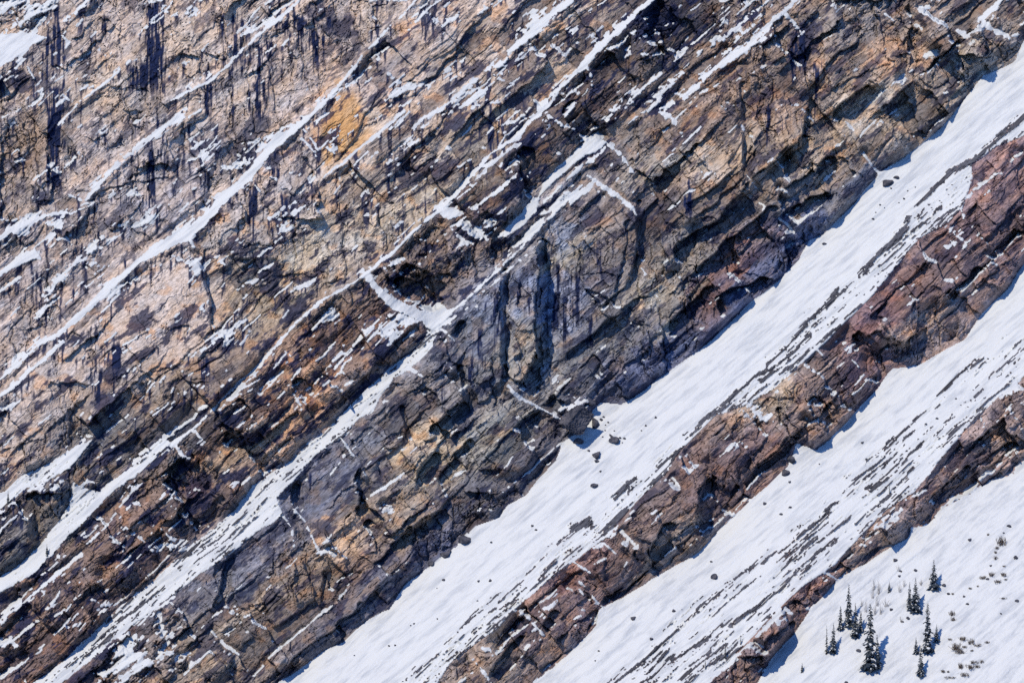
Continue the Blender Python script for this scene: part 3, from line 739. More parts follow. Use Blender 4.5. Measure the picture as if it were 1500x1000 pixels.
for pts, hh, rr_ in PLATES:
    sl = fg.box(pts, 25)
    d = poly_sd((U[sl] + 0.9 * wu[sl] + 1.2 * wl1[sl], V[sl] + 0.9 * wv[sl] + 1.2 * wl2[sl]), pts) + 3.2 * (b2[sl] * bedded[sl] + v2_[sl] * vert[sl]) + 1.2 * rag[sl]
    m = sstep(-0.9, 0.9, d)
    R[sl] = R[sl] * (1 - m * (1 - (0.35 + 0.65 * rr_)))
    PL[sl] = np.maximum(PL[sl], m * hh)
    rough[sl] = rough[sl] * (1 - m) + np.minimum(rough[sl], rr_) * m
R = R + 1.15 * PL
R -= R.mean()
edge = sstep(0, 11.0, -S)
# open joints
wcrk = 0.5 + 0.9 * fbm(U / 45, V / 45, 145, 2)
def crack(n, w):
    return np.clip(1 - np.abs(n) / np.maximum(w * wcrk, 1e-3), 0, 1) * (wcrk > 0.05)
k1 = crack(fbm(T / 110, (Sx + 4 * wB1) / 15, 151, 3), 0.07)
k2 = crack(fbm((U + 6 * wl1) / 17, (V + 5 * wl2) / 52, 155, 3), 0.06) * vert
k4 = crack(fbm((U * 0.64 + V * 0.77) / 70, (U * 0.77 - V * 0.64) / 18, 163, 2), 0.05)
g1 = np.clip(1 - j1 / 1.6, 0, 1) * (0.4 + 0.6 * id2)
g2 = np.clip(1 - j2 / 1.1, 0, 1) * (id3 > 0.5) * act
g1 = g1 * (0.35 + 0.65 * act)
gv = np.clip(1 - jv / 1.8, 0, 1) * (0.4 + 0.6 * idv)
pale = np.where(band <= 2, 0.55, 1.0)
k1 = k1 * pale * (0.3 + 0.7 * act)
k4 = k4 * pale
joint = np.maximum(np.maximum(k1, k2), np.maximum(k4 * 0.8, np.maximum(bedded * np.maximum(g1, 0.6 * g2), vert * gv))) * (S <= 0)
R -= (0.9 * k1 + 1.0 * k2 + 0.45 * k4 + bedded * (0.6 * g1 + 0.25 * g2) + vert * 0.9 * gv) * (0.25 + 0.75 * rough)
# crisp shadowed recesses along the big steps
rec = np.zeros(fg.shape, f32)


def seg_side(P, pts):
    """distance to the polyline, and how far the point lies on its downhill, sunless side"""
    Up, Vp = P
    bd = np.full(Up.shape, 1e6, f32)
    bq = np.zeros(Up.shape, f32)
    for a__, b__ in zip(pts[:-1], pts[1:]):
        dx, dy = b__[0] - a__[0], b__[1] - a__[1]
        t_ = np.clip(((Up - a__[0]) * dx + (Vp - a__[1]) * dy) / (dx * dx + dy * dy + 1e-6), 0, 1)
        ox, oy = Up - a__[0] - t_ * dx, Vp - a__[1] - t_ * dy
        d_ = np.hypot(ox, oy)
        m_ = d_ < bd
        bd = np.where(m_, d_, bd)
        bq = np.where(m_, 0.8 * ox + 0.6 * oy, bq)
    return bd, bq


for pts, w, a_, b_ in STEPS:
    w = w * 1.3
    sl = fg.box(pts, 40)
    d, q = seg_side((U[sl] + wu[sl] + 1.2 * wl1[sl] + 0.7 * rag[sl], V[sl] + wv[sl] + 1.2 * wl2[sl] - 0.7 * rag[sl]), pts)
    jag = w * 0.45 * (b1[sl] * bedded[sl] + v1_[sl] * vert[sl] + 0.7 * b2[sl])
    m = sstep(-0.7, 0.5, w + jag - d + 0.6 * rag[sl])
    prof = np.clip(0.5 - 0.55 * q / w, 0.0, 1.0)
    rec[sl] = np.maximum(rec[sl], m * prof * np.clip(w * 0.42, 0.9, 4.6))
R_sn = 0.09 * fbm(T / 120, (Sx + 0.4 * wv) / 5, 281, 4, 0.6) + 0.30 * fbm(T / 90, Sx / 22, 285, 2) + 0.05 * ridged(T / 45, Sx / 9, 287, 2) * (cl > 0)
disp = np.where(S > 0, R_sn + 0.15, (R - rec) * (0.06 + 0.94 * edge) + 0.25 * p3 * (1 - edge) * rough)
disp = np.where(shard_in_snow, 0.25 + 0.22 * b3 + 0.05 * np.clip(-S, 0, 6), disp)
Y = Y0 - disp

# ---- snow caught on small ledges
Ysm = blur(Y, 1, 1)
dv_ = np.gradient(Ysm, axis=0) / np.gradient(fg.v1)[:, None] / M_PER_PX
du_ = np.gradient(Ysm, axis=1) / np.gradient(fg.u1)[None, :] / M_PER_PX
upface = -dv_ - 0.25 * np.abs(du_)
patch = up(fbm(Tc / 70, Sc / 26, 301, 4, 0.6))
hand = np.full(fg.shape, 0.0, f32)
near_snow = blur((S > 0).astype(f32), 7, 2)
dz = np.full(fg.shape, -1.0, f32)
for (a_, b_, ru, rv) in [(300, 215, 50, 28), (360, 220, 40, 30), (200, 325, 60, 22), (110, 400, 60, 28), (60, 335, 60, 22), (455, 310, 40, 22), (595, 125, 40, 22), (690, 150, 50, 25), (815, 55, 50, 40), (780, 30, 40, 30), (960, 130, 50, 30), (585, 480, 45, 30),
                          (690, 340, 50, 24), (220, 940, 80, 50), (430, 325, 40, 25), (300, 390, 40, 25), (30, 20, 70, 40), (1080, 60, 60, 45), (640, 470, 30, 40), (260, 800, 40, 20), (830, 290, 50, 40), (370, 30, 60, 30), (170, 430, 40, 30), (500, 460, 50, 20),
                          (1110, 600, 40, 25), (880, 790, 40, 30), (780, 900, 50, 20), (1380, 330, 50, 25), (480, 810, 30, 20), (570, 740, 30, 16), (330, 500, 30, 20)]:
    sl = fg.box([(a_ - ru, b_ - rv), (a_ + ru, b_ + rv)], 10)
    dz[sl] = np.maximum(dz[sl], 1 - np.hypot((U[sl] - a_) / ru, (V[sl] - b_) / rv))
amt = 0.95 * sstep(0, 0.6, dz) + np.select([band <= 1, band == 2, band == 3, band == 4, band == 5, band >= 6], [0.0, -0.2, -0.1, -0.7, -0.6, -0.2])
thr = 1.85 - 1.4 * patch - 1.7 * near_snow * (near_snow < 0.6) - amt + 1.3 * fbm(T / 24, Sx / 2.0, 305, 3)
dab = (upface > thr) & (S <= 0) & ~shard_in_snow
hz = np.select([band <= 1, band == 2, band == 3, band == 4, band >= 5], [0.30, 0.22, 0.22, -0.12, -0.1]) + 0.55 * patch + 0.5 * sstep(0, 0.6, dz)
dab |= ((hair1 > np.maximum(0.34 - 0.4 * hz, 0.12)) | (hair2 > np.maximum(0.72 - 0.55 * hz, 0.25))) & (upface > 0.1) & (S <= 0) & ~shard_in_snow & (bedded > 0.45) & (hz > -0.15)
print('dab share', dab.mean(), (dab & (band <= 1)).sum() / (band <= 1).sum())
dab_n = blur(dab.astype(f32), 1, 1)
dab = (dab_n > 0.26) & (dab | (dab_n > 0.5)) & (S <= 0)
Y = np.where(dab, Y - 0.10, Y)

# ---- albedo
val = 1.0 + 0.16 * fbm(T / 30, Sx / 16, 401, 4) + 0.42 * (id2 - 0.5) * bedded + 0.34 * (id3 - 0.5) * bedded + 0.24 * (idb - 0.5) + vert * (0.36 * (idv - 0.5) + 0.3 * (idw - 0.5))
val = 1 + (val - 1) * (0.45 + 0.55 * act)
val = val * (1 - 0.35 * joint) * (1 + 0.14 * (id4 - 0.5))
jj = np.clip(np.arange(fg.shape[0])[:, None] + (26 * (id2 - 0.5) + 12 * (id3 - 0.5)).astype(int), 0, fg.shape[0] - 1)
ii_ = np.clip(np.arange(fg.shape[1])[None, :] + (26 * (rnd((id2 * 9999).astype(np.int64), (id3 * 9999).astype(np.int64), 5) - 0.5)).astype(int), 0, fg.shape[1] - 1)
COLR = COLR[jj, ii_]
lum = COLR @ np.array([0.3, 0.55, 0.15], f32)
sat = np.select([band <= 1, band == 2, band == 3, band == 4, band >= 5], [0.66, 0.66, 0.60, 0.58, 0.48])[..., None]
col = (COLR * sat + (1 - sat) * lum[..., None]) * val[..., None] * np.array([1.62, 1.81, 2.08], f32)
warm = 0.10 * up(fbm(Tc / 40, Sc / 22, 411, 3))
col *= np.stack([1 + warm, 1 + 0 * warm, 1 - 1.2 * warm], -1)
# fine bedding lines in the smooth slabs
lam = fbm(T / 160, Sx / 3.2, 421, 3)
col *= (1 + 0.22 * lam * np.clip(1.1 - rough * 1.2, 0.15, 1))[..., None]
# iron staining on some plates, in the warmer bands
rust = sstep(0.25, 0.6, fbm(U / 34, V / 26, 431, 3)) * np.select([band <= 1, band <= 3, band == 4, band >= 5], [0.15, 0.5, 0.45, 0.35])
col = col * (1 - rust[..., None]) + rust[..., None] * col * np.array([1.35, 0.95, 0.62], f32)
oq = np.hypot((U - 500 + 0.35 * (V - 185)) / 30.0, (V - 188) / 62.0) + 0.22 * fbm(U / 14, V / 20, 435, 3)
och = (1 - sstep(0.55, 1.05, oq)) * 0.6
col = col * (1 - och[..., None]) + och[..., None] * srgb2lin([222, 176, 112]) * (0.55 + 0.45 * val[..., None])
# meltwater streaks run straight down the wall
stain_shade = np.zeros(fg.shape, f32)
wob = 3.5 * perlin(V / 28 + U / 90, U / 60, 441) + 2.2 * fbm(U / 9, V / 13, 443, 3)
stn = fbm(U / 4.0, V / 55, 445, 3, 0.6)
for u0, va, vb, w in WET:
    sl = fg.box([(u0, va), (u0, vb)], 22)
    d = np.abs(U[sl] + wob[sl] - u0) - w * (1 + 0.35 * stn[sl])
    endf = sstep(va - 6, va + 8, V[sl]) * (1 - sstep(vb - 25, vb + 12, V[sl]))
    stain_shade[sl] = np.maximum(stain_shade[sl], sstep(0.30, 0.80, (1 - sstep(-5, 6, d)) * endf + 0.65 * stn[sl] + 0.3 * (id3[sl] - 0.5)) * endf ** 0.5)
src = ((S > 0) & (ID >= 9) | dab).astype(f32)
drip = np.zeros(fg.shape, f32)
acc = np.zeros(fg.shape[1], f32)
dvs = np.gradient(fg.v1)
for j in range(fg.shape[0]):
    acc = np.maximum(acc * np.exp(-dvs[j] / 26.0), src[j])
    drip[j] = acc
dstr = fbm(U / 5.5 + wob / 8, V / 90, 451, 3)
dripw = sstep(0.15, 0.55, dstr + 0.9 * drip - 0.62 + 0.35 * patch) * (drip > 0.05) * np.select([band <= 2, band == 3, band == 4, band >= 5], [0.95, 0.55, 0.35, 0.2])
stain_shade = np.maximum(stain_shade, dripw)
spot = np.zeros(fg.shape, f32)
for (a, b, ru, rv) in DARKSPOTS:
    sl = fg.box([(a - ru, b - rv), (a + ru, b + rv)], 30)
    q = np.hypot((U[sl] - a) / ru, (V[sl] - b) / rv)
    spot[sl] = np.maximum(spot[sl], 1 - q)
sp = sstep(0.05, 0.5, spot + 0.45 * fbm(U / 12, V / 16, 461, 4, 0.6))* (spot > -0.2) * sstep(0, 0.15, spot)
stain_shade = np.maximum(stain_shade, 0.85 * sp)
stain_shade = np.maximum(stain_shade, 0.92 * sstep(0.20, 0.50, fbm(T / 60, Sx / 20, 471, 5, 0.68) + 0.35 * (id3 - 0.5) + 0.25 * dstr * (band <= 1)) * np.select([band <= 1, band == 2, band == 3, band == 4, band >= 5], [0.72, 0.95, 1.0, 0.80, 0.65]))  # broad navy patches: dark rock plus shadow tone painted into the colour
stain_shade_c = np.array([0.010, 0.021, 0.078], f32)  # stain colour, deepened to navy to paint in blue shade as well
col = col * (1 - stain_shade[..., None]) + stain_shade_c * stain_shade[..., None]
dkb = np.maximum((id2 < 0.15) * 0.7 * bedded, np.maximum((id3 < 0.13) * 0.75 * bedded, (idb < 0.10) * 0.6)) * np.select([band <= 1, band <= 3, band == 4, band >= 5], [0.5, 0.9, 0.8, 0.6]) * sstep(0.2, 0.5, rough)
col = col * (1 - dkb[..., None]) + dkb[..., None] * (0.30 * col + 0.5 * stain_shade_c)
# slate grey slabs that stick out of the snow
slate = srgb2lin([78, 84, 98])
col = np.where(shard_in_snow[..., None], slate * (0.75 + 0.6 * id3[..., None]), col)
mx = col.max(-1, keepdims=True)
col = np.clip(col * np.minimum(1.0, 0.60 / np.maximum(mx, 1e-4)), 0.006, 0.62)

# ---- positions
X3 = (U - 750.0) / FPX * (D0 + Y)
Z3 = ZC + (500.0 - V) / FPX * (D0 + Y)
POS = np.stack([X3, Y, Z3], -1).astype(f32)


def world_at(u, v, toward=0.0):
    """point of the mountain seen at a photo pixel"""
    i = int(np.clip(np.searchsorted(fg.u1, u), 1, len(fg.u1) - 1))
    j = int(np.clip(np.searchsorted(fg.v1, v), 1, len(fg.v1) - 1))
    fu = (u - fg.u1[i - 1]) / (fg.u1[i] - fg.u1[i - 1])
    fv = (v - fg.v1[j - 1]) / (fg.v1[j] - fg.v1[j - 1])
    y = ((Y[j - 1, i - 1] * (1 - fu) + Y[j - 1, i] * fu) * (1 - fv) + (Y[j, i - 1] * (1 - fu) + Y[j, i] * fu) * fv) - toward
    return Vector(((u - 750.0) / FPX * (D0 + y), float(y), ZC + (500.0 - v) / FPX * (D0 + y)))


# ------------------------------------------------------------------ materials
def new_mat(name):
    m = bpy.data.materials.new(name)
    m.use_nodes = True
    nt = m.node_tree
    b = nt.nodes['Principled BSDF']
    return m, nt, b


def node(nt, t, **kw):
    n = nt.nodes.new(t)
    for k, v in kw.items():
        setattr(n, k, v)
    return n


def rock_material():
    m, nt, b = new_mat('rock')
    at = node(nt, 'ShaderNodeAttribute', attribute_name='tint')
    tc = node(nt, 'ShaderNodeTexCoord')
    mp = node(nt, 'ShaderNodeMapping')
    mp.vector_type = 'TEXTURE'
    mp.inputs['Rotation'].default_value = (0, math.radians(-41), 0)
    mp.inputs['Scale'].default_value = (1.9, 1.0, 0.7)
    nt.links.new(tc.outputs['Object'], mp.inputs['Vector'])
    n1 = node(nt, 'ShaderNodeTexNoise')
    n1.inputs['Scale'].default_value = 1.6
    n1.inputs['Detail'].default_value = 6
    n1.inputs['Roughness'].default_value = 0.65
    nt.links.new(mp.outputs[0], n1.inputs['Vector'])
    r1 = node(nt, 'ShaderNodeMapRange')
    r1.inputs['From Min'].default_value = 0.3
    r1.inputs['From Max'].default_value = 0.7
    r1.inputs['To Min'].default_value = 0.48
    r1.inputs['To Max'].default_value = 1.5
    nt.links.new(n1.outputs['Fac'], r1.inputs['Value'])
    mul = node(nt, 'ShaderNodeVectorMath', operation='SCALE')
    nt.links.new(at.outputs['Color'], mul.inputs[0])
    nt.links.new(r1.outputs[0], mul.inputs['Scale'])
    nt.links.new(mul.outputs[0], b.inputs['Base Color'])
    b.inputs['Roughness'].default_value = 0.88
    b.inputs['Specular IOR Level'].default_value = 0.2
    bp = node(nt, 'ShaderNodeBump')
    bp.inputs['Strength'].default_value = 0.9
    bp.inputs['Distance'].default_value = 0.45
    nt.links.new(n1.outputs['Fac'], bp.inputs['Height'])
    nt.links.new(bp.outputs[0], b.inputs['Normal'])
    return m


def snow_material():
    m, nt, b = new_mat('snow')
    tc = node(nt, 'ShaderNodeTexCoord')
    mp = node(nt, 'ShaderNodeMapping')
    mp.vector_type = 'TEXTURE'
    mp.inputs['Rotation'].default_value = (0, math.radians(-41), 0)
    mp.inputs['Scale'].default_value = (9.0, 3.0, 1.0)
    nt.links.new(tc.outputs['Object'], mp.inputs['Vector'])
    n1 = node(nt, 'ShaderNodeTexNoise')
    n1.inputs['Scale'].default_value = 0.9
    n1.inputs['Detail'].default_value = 7
    n1.inputs['Roughness'].default_value = 0.62
    nt.links.new(mp.outputs[0], n1.inputs['Vector'])
    cr = node(nt, 'ShaderNodeValToRGB')
    cr.color_ramp.elements[0].position = 0.34
    cr.color_ramp.elements[0].color = (0.42, 0.50, 0.61, 1)
    cr.color_ramp.elements[1].position = 0.52
    cr.color_ramp.elements[1].color = (0.57, 0.66, 0.765, 1)
    nt.links.new(n1.outputs['Fac'], cr.inputs[0])
    nt.links.new(cr.outputs[0], b.inputs['Base Color'])
    b.inputs['Roughness'].default_value = 0.8
    b.inputs['Specular IOR Level'].default_value = 0.15
    n2 = node(nt, 'ShaderNodeTexNoise')
    n2.inputs['Scale'].default_value = 2.2
    n2.inputs['Detail'].default_value = 5
    nt.links.new(tc.outputs['Object'], n2.inputs['Vector'])
    ad = node(nt, 'ShaderNodeMath', operation='ADD')
    nt.links.new(n1.outputs['Fac'], ad.inputs[0])
    nt.links.new(n2.outputs['Fac'], ad.inputs[1])
    bp = node(nt, 'ShaderNodeBump')
    bp.inputs['Strength'].default_value = 0.35
    bp.inputs['Distance'].default_value = 0.35
    nt.links.new(ad.outputs[0], bp.inputs['Height'])
    nt.links.new(bp.outputs[0], b.inputs['Normal'])
    return m


def plain_material(name, c0, c1, scale, rough=0.9):
    m, nt, b = new_mat(name)
    tc = node(nt, 'ShaderNodeTexCoord')
    n1 = node(nt, 'ShaderNodeTexNoise')
    n1.inputs['Scale'].default_value = scale
    n1.inputs['Detail'].default_value = 5
    nt.links.new(tc.outputs['Object'], n1.inputs['Vector'])
    cr = node(nt, 'ShaderNodeValToRGB')
    cr.color_ramp.elements[0].position = 0.35
    cr.color_ramp.elements[0].color = c0 + (1,)
    cr.color_ramp.elements[1].position = 0.65
    cr.color_ramp.elements[1].color = c1 + (1,)
    nt.links.new(n1.outputs['Fac'], cr.inputs[0])
    nt.links.new(cr.outputs[0], b.inputs['Base Color'])
    b.inputs['Roughness'].default_value = rough
    b.inputs['Specular IOR Level'].default_value = 0.2
    bp = node(nt, 'ShaderNodeBump')
    bp.inputs['Strength'].default_value = 0.7
    bp.inputs['Distance'].default_value = 0.3
    nt.links.new(n1.outputs['Fac'], bp.inputs['Height'])
    nt.links.new(bp.outputs[0], b.inputs['Normal'])
    return m


M_ROCK = rock_material()
M_SNOW = snow_material()
M_BOULDER = plain_material('boulder_rock', (0.035, 0.045, 0.075), (0.12, 0.13, 0.17), 1.2)
M_NEEDLE = plain_material('needles', (0.018, 0.032, 0.056), (0.055, 0.078, 0.110), 1.5)
M_BARK = plain_material('bark', (0.03, 0.025, 0.022), (0.09, 0.075, 0.06), 3.0)
M_TWIG = plain_material('twigs', (0.05, 0.042, 0.038), (0.11, 0.09, 0.08), 3.0)
M_FOREST = plain_material('forest_floor', (0.02, 0.03, 0.02), (0.06, 0.07, 0.05), 0.05)

# ------------------------------------------------------------------ terrain objects
ny, nx = fg.shape
idx = np.arange(ny * nx, dtype=np.int32).reshape(ny, nx)
# winding so that normals face the camera (-Y)
Q = np.stack([idx[1:, :-1], idx[1:, 1:], idx[:-1, 1:], idx[:-1, :-1]], -1).reshape(-1, 4)


def cell(a):
    return a[:-1, :-1]


def cell_mean(a):
    return (a[:-1, :-1] + a[1:, :-1] + a[:-1, 1:] + a[1:, 1:]) * 0.25


snowv = ((S > 0) | dab)
snow_q = (cell_mean(snowv.astype(f32)) >= 0.5).ravel()
S_q = cell_mean(S).ravel()
ID_q = cell(ID).ravel()
band_q = cell(band).ravel()
shard_q = (cell_mean(shard_in_snow.astype(f32)) >= 0.5).ravel()
dab_q = (cell_mean(dab.astype(f32)) >= 0.25).ravel()
POSf = POS.reshape(-1, 3)
COLf = np.concatenate([col, np.ones(col.shape[:2] + (1,), f32)], -1).reshape(-1, 4).astype(f32)


def mesh_from(name, mask, mat, smooth, tint=False):
    q = Q[mask]
    if len(q) == 0:
        return None
    used, inv = np.unique(q.ravel(), return_inverse=True)
    me = bpy.data.meshes.new(name)
    me.vertices.add(len(used))
    me.vertices.foreach_set('co', POSf[used].ravel())
    me.loops.add(q.size)
    me.loops.foreach_set('vertex_index', inv.astype(np.int32).ravel())
    me.polygons.add(len(q))
    me.polygons.foreach_set('loop_start', np.arange(0, q.size, 4, dtype=np.int32))
    me.polygons.foreach_set('use_smooth', np.full(len(q), smooth, bool))
    me.update(calc_edges=True)
    if tint:
        a = me.attributes.new('tint', 'FLOAT_COLOR', 'POINT')
        a.data.foreach_set('color', COLf[used].ravel())
    me.materials.append(mat)
    o = bpy.data.objects.new(name, me)
    COL.objects.link(o)
    return o


def tag(o, label, cat=None, group=None, kind=None):
    if label:
        o['label'] = label
    if cat:
        o['category'] = cat
    if group:
        o['group'] = group
    if kind:
        o['kind'] = kind
    return o


BAND_INFO = [
    (0, 'cliff_wall', 'pale tan cliff wall with dark meltwater streaks above the highest snowy ledge'),
    (1, 'cliff_wall', 'tan streaked cliff wall between the highest ledge and the long straight snow ledge'),
    (2, 'cliff_wall', 'tan and ochre cliff wall below the long straight snow ledge'),
    (3, 'cliff_band', 'dark reddish brown cliff band above the snowy diagonal ramp'),
    (4, 'cliff_wall', 'big grey and brown cliff wall with pillars above the wide snow gully'),
    (5, 'cliff_band', 'red brown cliff band between the two wide snow gullies'),
    (6, 'cliff_band', 'low reddish brown blocky cliff band above the tree dotted snow slope'),
]
snow_names = {
    1: ('snow_gully', 'wide smooth snow gully below the big grey and brown cliff wall'),
    2: ('snow_gully', 'snow gully streaked with thin dark rock slabs below the red brown band'),
    3: ('snow_slope', 'open white snow slope with conifers and low shrubs'),
    9: ('snow_ledges', 'thin lines of snow lying along the rock ledges'),
}
poly_text = {
    'slope_of_two_lobes': ('snow_field', 'forked snow field on ledges above the dark brown band'),
    'tapering_snowfield': ('snow_field', 'narrow tapering snow field beside the forked one'),
    'corner_snowfield': ('snow_field', 'small snow field on the pale wall above the meltwater streaks'),
    'ramp': ('snow_ramp', 'long diagonal snow ramp littered with dark slabs below the brown band'),
    'bowl': ('snow_patch', 'curved bowl shaped snow patch hanging at the head of the ramp'),
    'perch': ('snow_patch', 'peaked snow patch on the ledge below the small dark hole'),
    'notch': ('snow_patch', 'sliver of snow on the ledge below the peaked snow patch'),
    'apron': ('snow_patch', 'small snow patch above the grey pillars'),
    'lodge': ('snow_patch', 'small ragged snow patch high on the dark brown band'),
    'lump': ('snow_patch', 'hooked snow patch on a short ledge of the tan wall'),
}
for k, (nm, pts) in enumerate(POLY.items()):
    snow_names[10 + k] = poly_text[nm]
hand_q = snow_q & ~dab_q
for k, (nm, lab) in snow_names.items():
    o = mesh_from(nm, hand_q & (ID_q == k), M_SNOW, True)
    if o:
        tag(o, lab, None, None, 'stuff' if k == 9 else 'structure')
dl = mesh_from('snow_dusting', snow_q & (dab_q | (ID_q == 0)), M_SNOW, True)
if dl:
    tag(dl, 'small dabs of snow caught on narrow rock ledges', None, None, 'stuff')
for b_, nm, lab in BAND_INFO:
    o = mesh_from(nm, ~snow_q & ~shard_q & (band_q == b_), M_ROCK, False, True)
    if o:
        tag(o, lab, None, None, 'structure')
o = mesh_from('slate_outcrops', ~snow_q & shard_q, M_ROCK, False, True)
tag(o, 'thin dark slabs of rock breaking through the snow gullies', None, None, 'stuff')

print('quads', len(Q))
# valley floor between the mountain and the viewpoint
vy = [(-2600, 260), (-1500, 190), (-900, 105), (-800, 95), (-740, 70), (-600, -10), (-400, -60), (-200, -45), (-90, -25)]
foot = POS[-1]
verts, faces = [], []
xs = np.linspace(-2500, 2500, 41)
for y, z in vy:
    for x in xs:
        verts.append((x, y, z + 6 * math.sin(x * 0.013 + y * 0.01)))
nxx = len(xs)
for j in range(len(vy) - 1):
    for i in range(nxx - 1):
        a = j * nxx + i
        faces.append((a, a + 1, a + nxx + 1, a + nxx))
me = bpy.data.meshes.new('valley_ground')
me.from_pydata(verts, [], faces)
me.materials.append(M_FOREST)
o = bpy.data.objects.new('valley_ground', me)
COL.objects.link(o)
tag(o, 'dark wooded valley ground below the mountain', None, None, 'structure')

# ------------------------------------------------------------------ boulders, trees, shrubs
rng = random.Random(7)


def mesh_obj(name, verts, faces, mat, parent=None, smooth=False):
    me = bpy.data.meshes.new(name)
    me.from_pydata(verts, [], faces)
    if smooth:
        me.polygons.foreach_set('use_smooth', [True] * len(faces))
    me.materials.append(mat)
    o = bpy.data.objects.new(name, me)
    COL.objects.link(o)
    o.parent = parent
    return o


import bmesh


def rock_mesh(name, seed, cuts=9, sub=2, mat=None):
    """an angular boulder: a ball planed off by random cuts, then roughened"""
    r = random.Random(seed)
    bm = bmesh.new()
    bmesh.ops.create_icosphere(bm, subdivisions=sub + 1, radius=1.0)
    planes = []
    for _ in range(cuts):
        n = Vector((r.gauss(0, 1), r.gauss(0, 1), r.gauss(0, 1))).normalized()
        planes.append((n, r.uniform(0.45, 0.8)))
    for v in bm.verts:
        for n, d in planes:
            k = v.co.dot(n)
            if k > d:
                v.co -= n * (k - d) * 0.97
        v.co += Vector((r.gauss(0, 1), r.gauss(0, 1), r.gauss(0, 1))) * 0.025
    me = bpy.data.meshes.new(name)
    bm.to_mesh(me)
    bm.free()
    me.materials.append(mat or M_BOULDER)
    return me


ROCKS = [rock_mesh('boulder', 100 + i, 8 + i % 4, 2) for i in range(6)]


def boulder(u, v, wpx, hpx, label, k=0, group=None, cat='boulder', rz=None):
    p = world_at(u, v, 0.15 * hpx * M_PER_PX)
    o = bpy.data.objects.new('boulder', ROCKS[k % len(ROCKS)])
    o.location = p
    o.scale = (wpx * M_PER_PX * 0.62, (wpx + hpx) * 0.5 * M_PER_PX * 0.6, hpx * M_PER_PX * 0.62)
    o.rotation_euler = (0.0, rng.uniform(-0.3, 0.3), 0.0 if rz is None else rz)
    COL.objects.link(o)
    tag(o, label, cat, group)
    return o


BIG = rock_mesh('boulder', 77, 12, 4)
o = bpy.data.objects.new('boulder', BIG)
o.location = world_at(845, 618, 1.2)
o.scale = (4.3, 3.6, 3.6)
o.rotation_euler = (0.1, 0.5, 0.3)
COL.objects.link(o)
tag(o, 'huge dark blue grey boulder lodged at the foot of the big cliff wall', 'boulder')
# snow lying on its top
NAMED = [
    (871, 620, 10, 15, 'upright dark boulder leaning against the huge boulder'),
    (847, 646, 15, 11, 'low boulder tucked under the huge boulder'),
    (866, 590, 12, 9, 'snow rimmed boulder between the huge boulder and the cliff foot'),
    (873, 666, 15, 10, 'rounded dark boulder alone on the smooth snow below the huge boulder'),
    (901, 646, 16, 11, 'wide flat boulder amid small rubble on the smooth snow'),
    (874, 675, 8, 5, 'small flat rock just below the rounded dark boulder'),
    (1299, 268, 17, 9, 'flat dark boulder on snow below the tip of the snow filled crack'),
    (1313, 260, 9, 6, 'small rock beside the flat dark boulder below the snow filled crack'),
    (870, 711, 11, 6, 'slanting dark rock on the snow gully above the striped outcrops'),
    (927, 905, 9, 7, 'dark rock alone on the snow beneath the red brown band'),
    (1047, 845, 10, 9, 'round dark rock above the long slate stripe in the second gully'),
    (1207, 357, 7, 4, 'small rock lying at the foot of the cliff where the snow begins'),
    (1150, 692, 12, 9, 'dark rock in the rubble below the notch of the red brown band'),
    (1158, 672, 14, 12, 'jagged rock in the notch of the red brown band'),
    (680, 791, 18, 12, 'dark block on the snow edge below the grey cliff foot'),
    (652, 811, 20, 10, 'long dark block sunk in snow below the grey cliff foot'),
    (632, 826, 10, 8, 'small dark block at the low end of the row below the cliff foot'),
]
for i, (u_, v_, w_, h_, lab) in enumerate(NAMED):
    boulder(u_, v_, w_, h_, lab, i)
SMALL = [(718, 850), (762, 857), (602, 915), (606, 913), (520, 960), (570, 945), (578, 944), (877, 952), (884, 868), (880, 690), (862, 660), (886, 630), (893, 636),
         (885, 610), (880, 615), (878, 622), (888, 622), (900, 630), (908, 640), (915, 642), (895, 640), (912, 648), (884, 640), (890, 618), (960, 612), (1278, 320), (1290, 300),
         (1296, 305), (1284, 312), (1306, 275), (1330, 280), (1316, 296), (1325, 292), (1340, 275), (650, 850), (640, 860), (780, 770), (785, 775), (640, 905), (700, 850), (720, 795), (940, 630), (945, 622), (700, 880)]
def frag_label(u_, v_):
    if u_ > 1270:
        return 'small rock fragment on snow below the flat dark boulder and the snow filled crack'
    if u_ > 930:
        return 'small rock fragment on snow up the gully from the huge boulder'
    if u_ > 855 and v_ < 652:
        return 'small rock fragment in the rubble spilling from the huge boulder'
    if u_ > 840:
        return 'small rock fragment on snow near the rounded dark boulder'
    if u_ > 690:
        return 'small rock fragment alone on smooth snow between cliff foot and striped outcrops'
    return 'small rock fragment low in the smooth gully below the row of dark blocks'


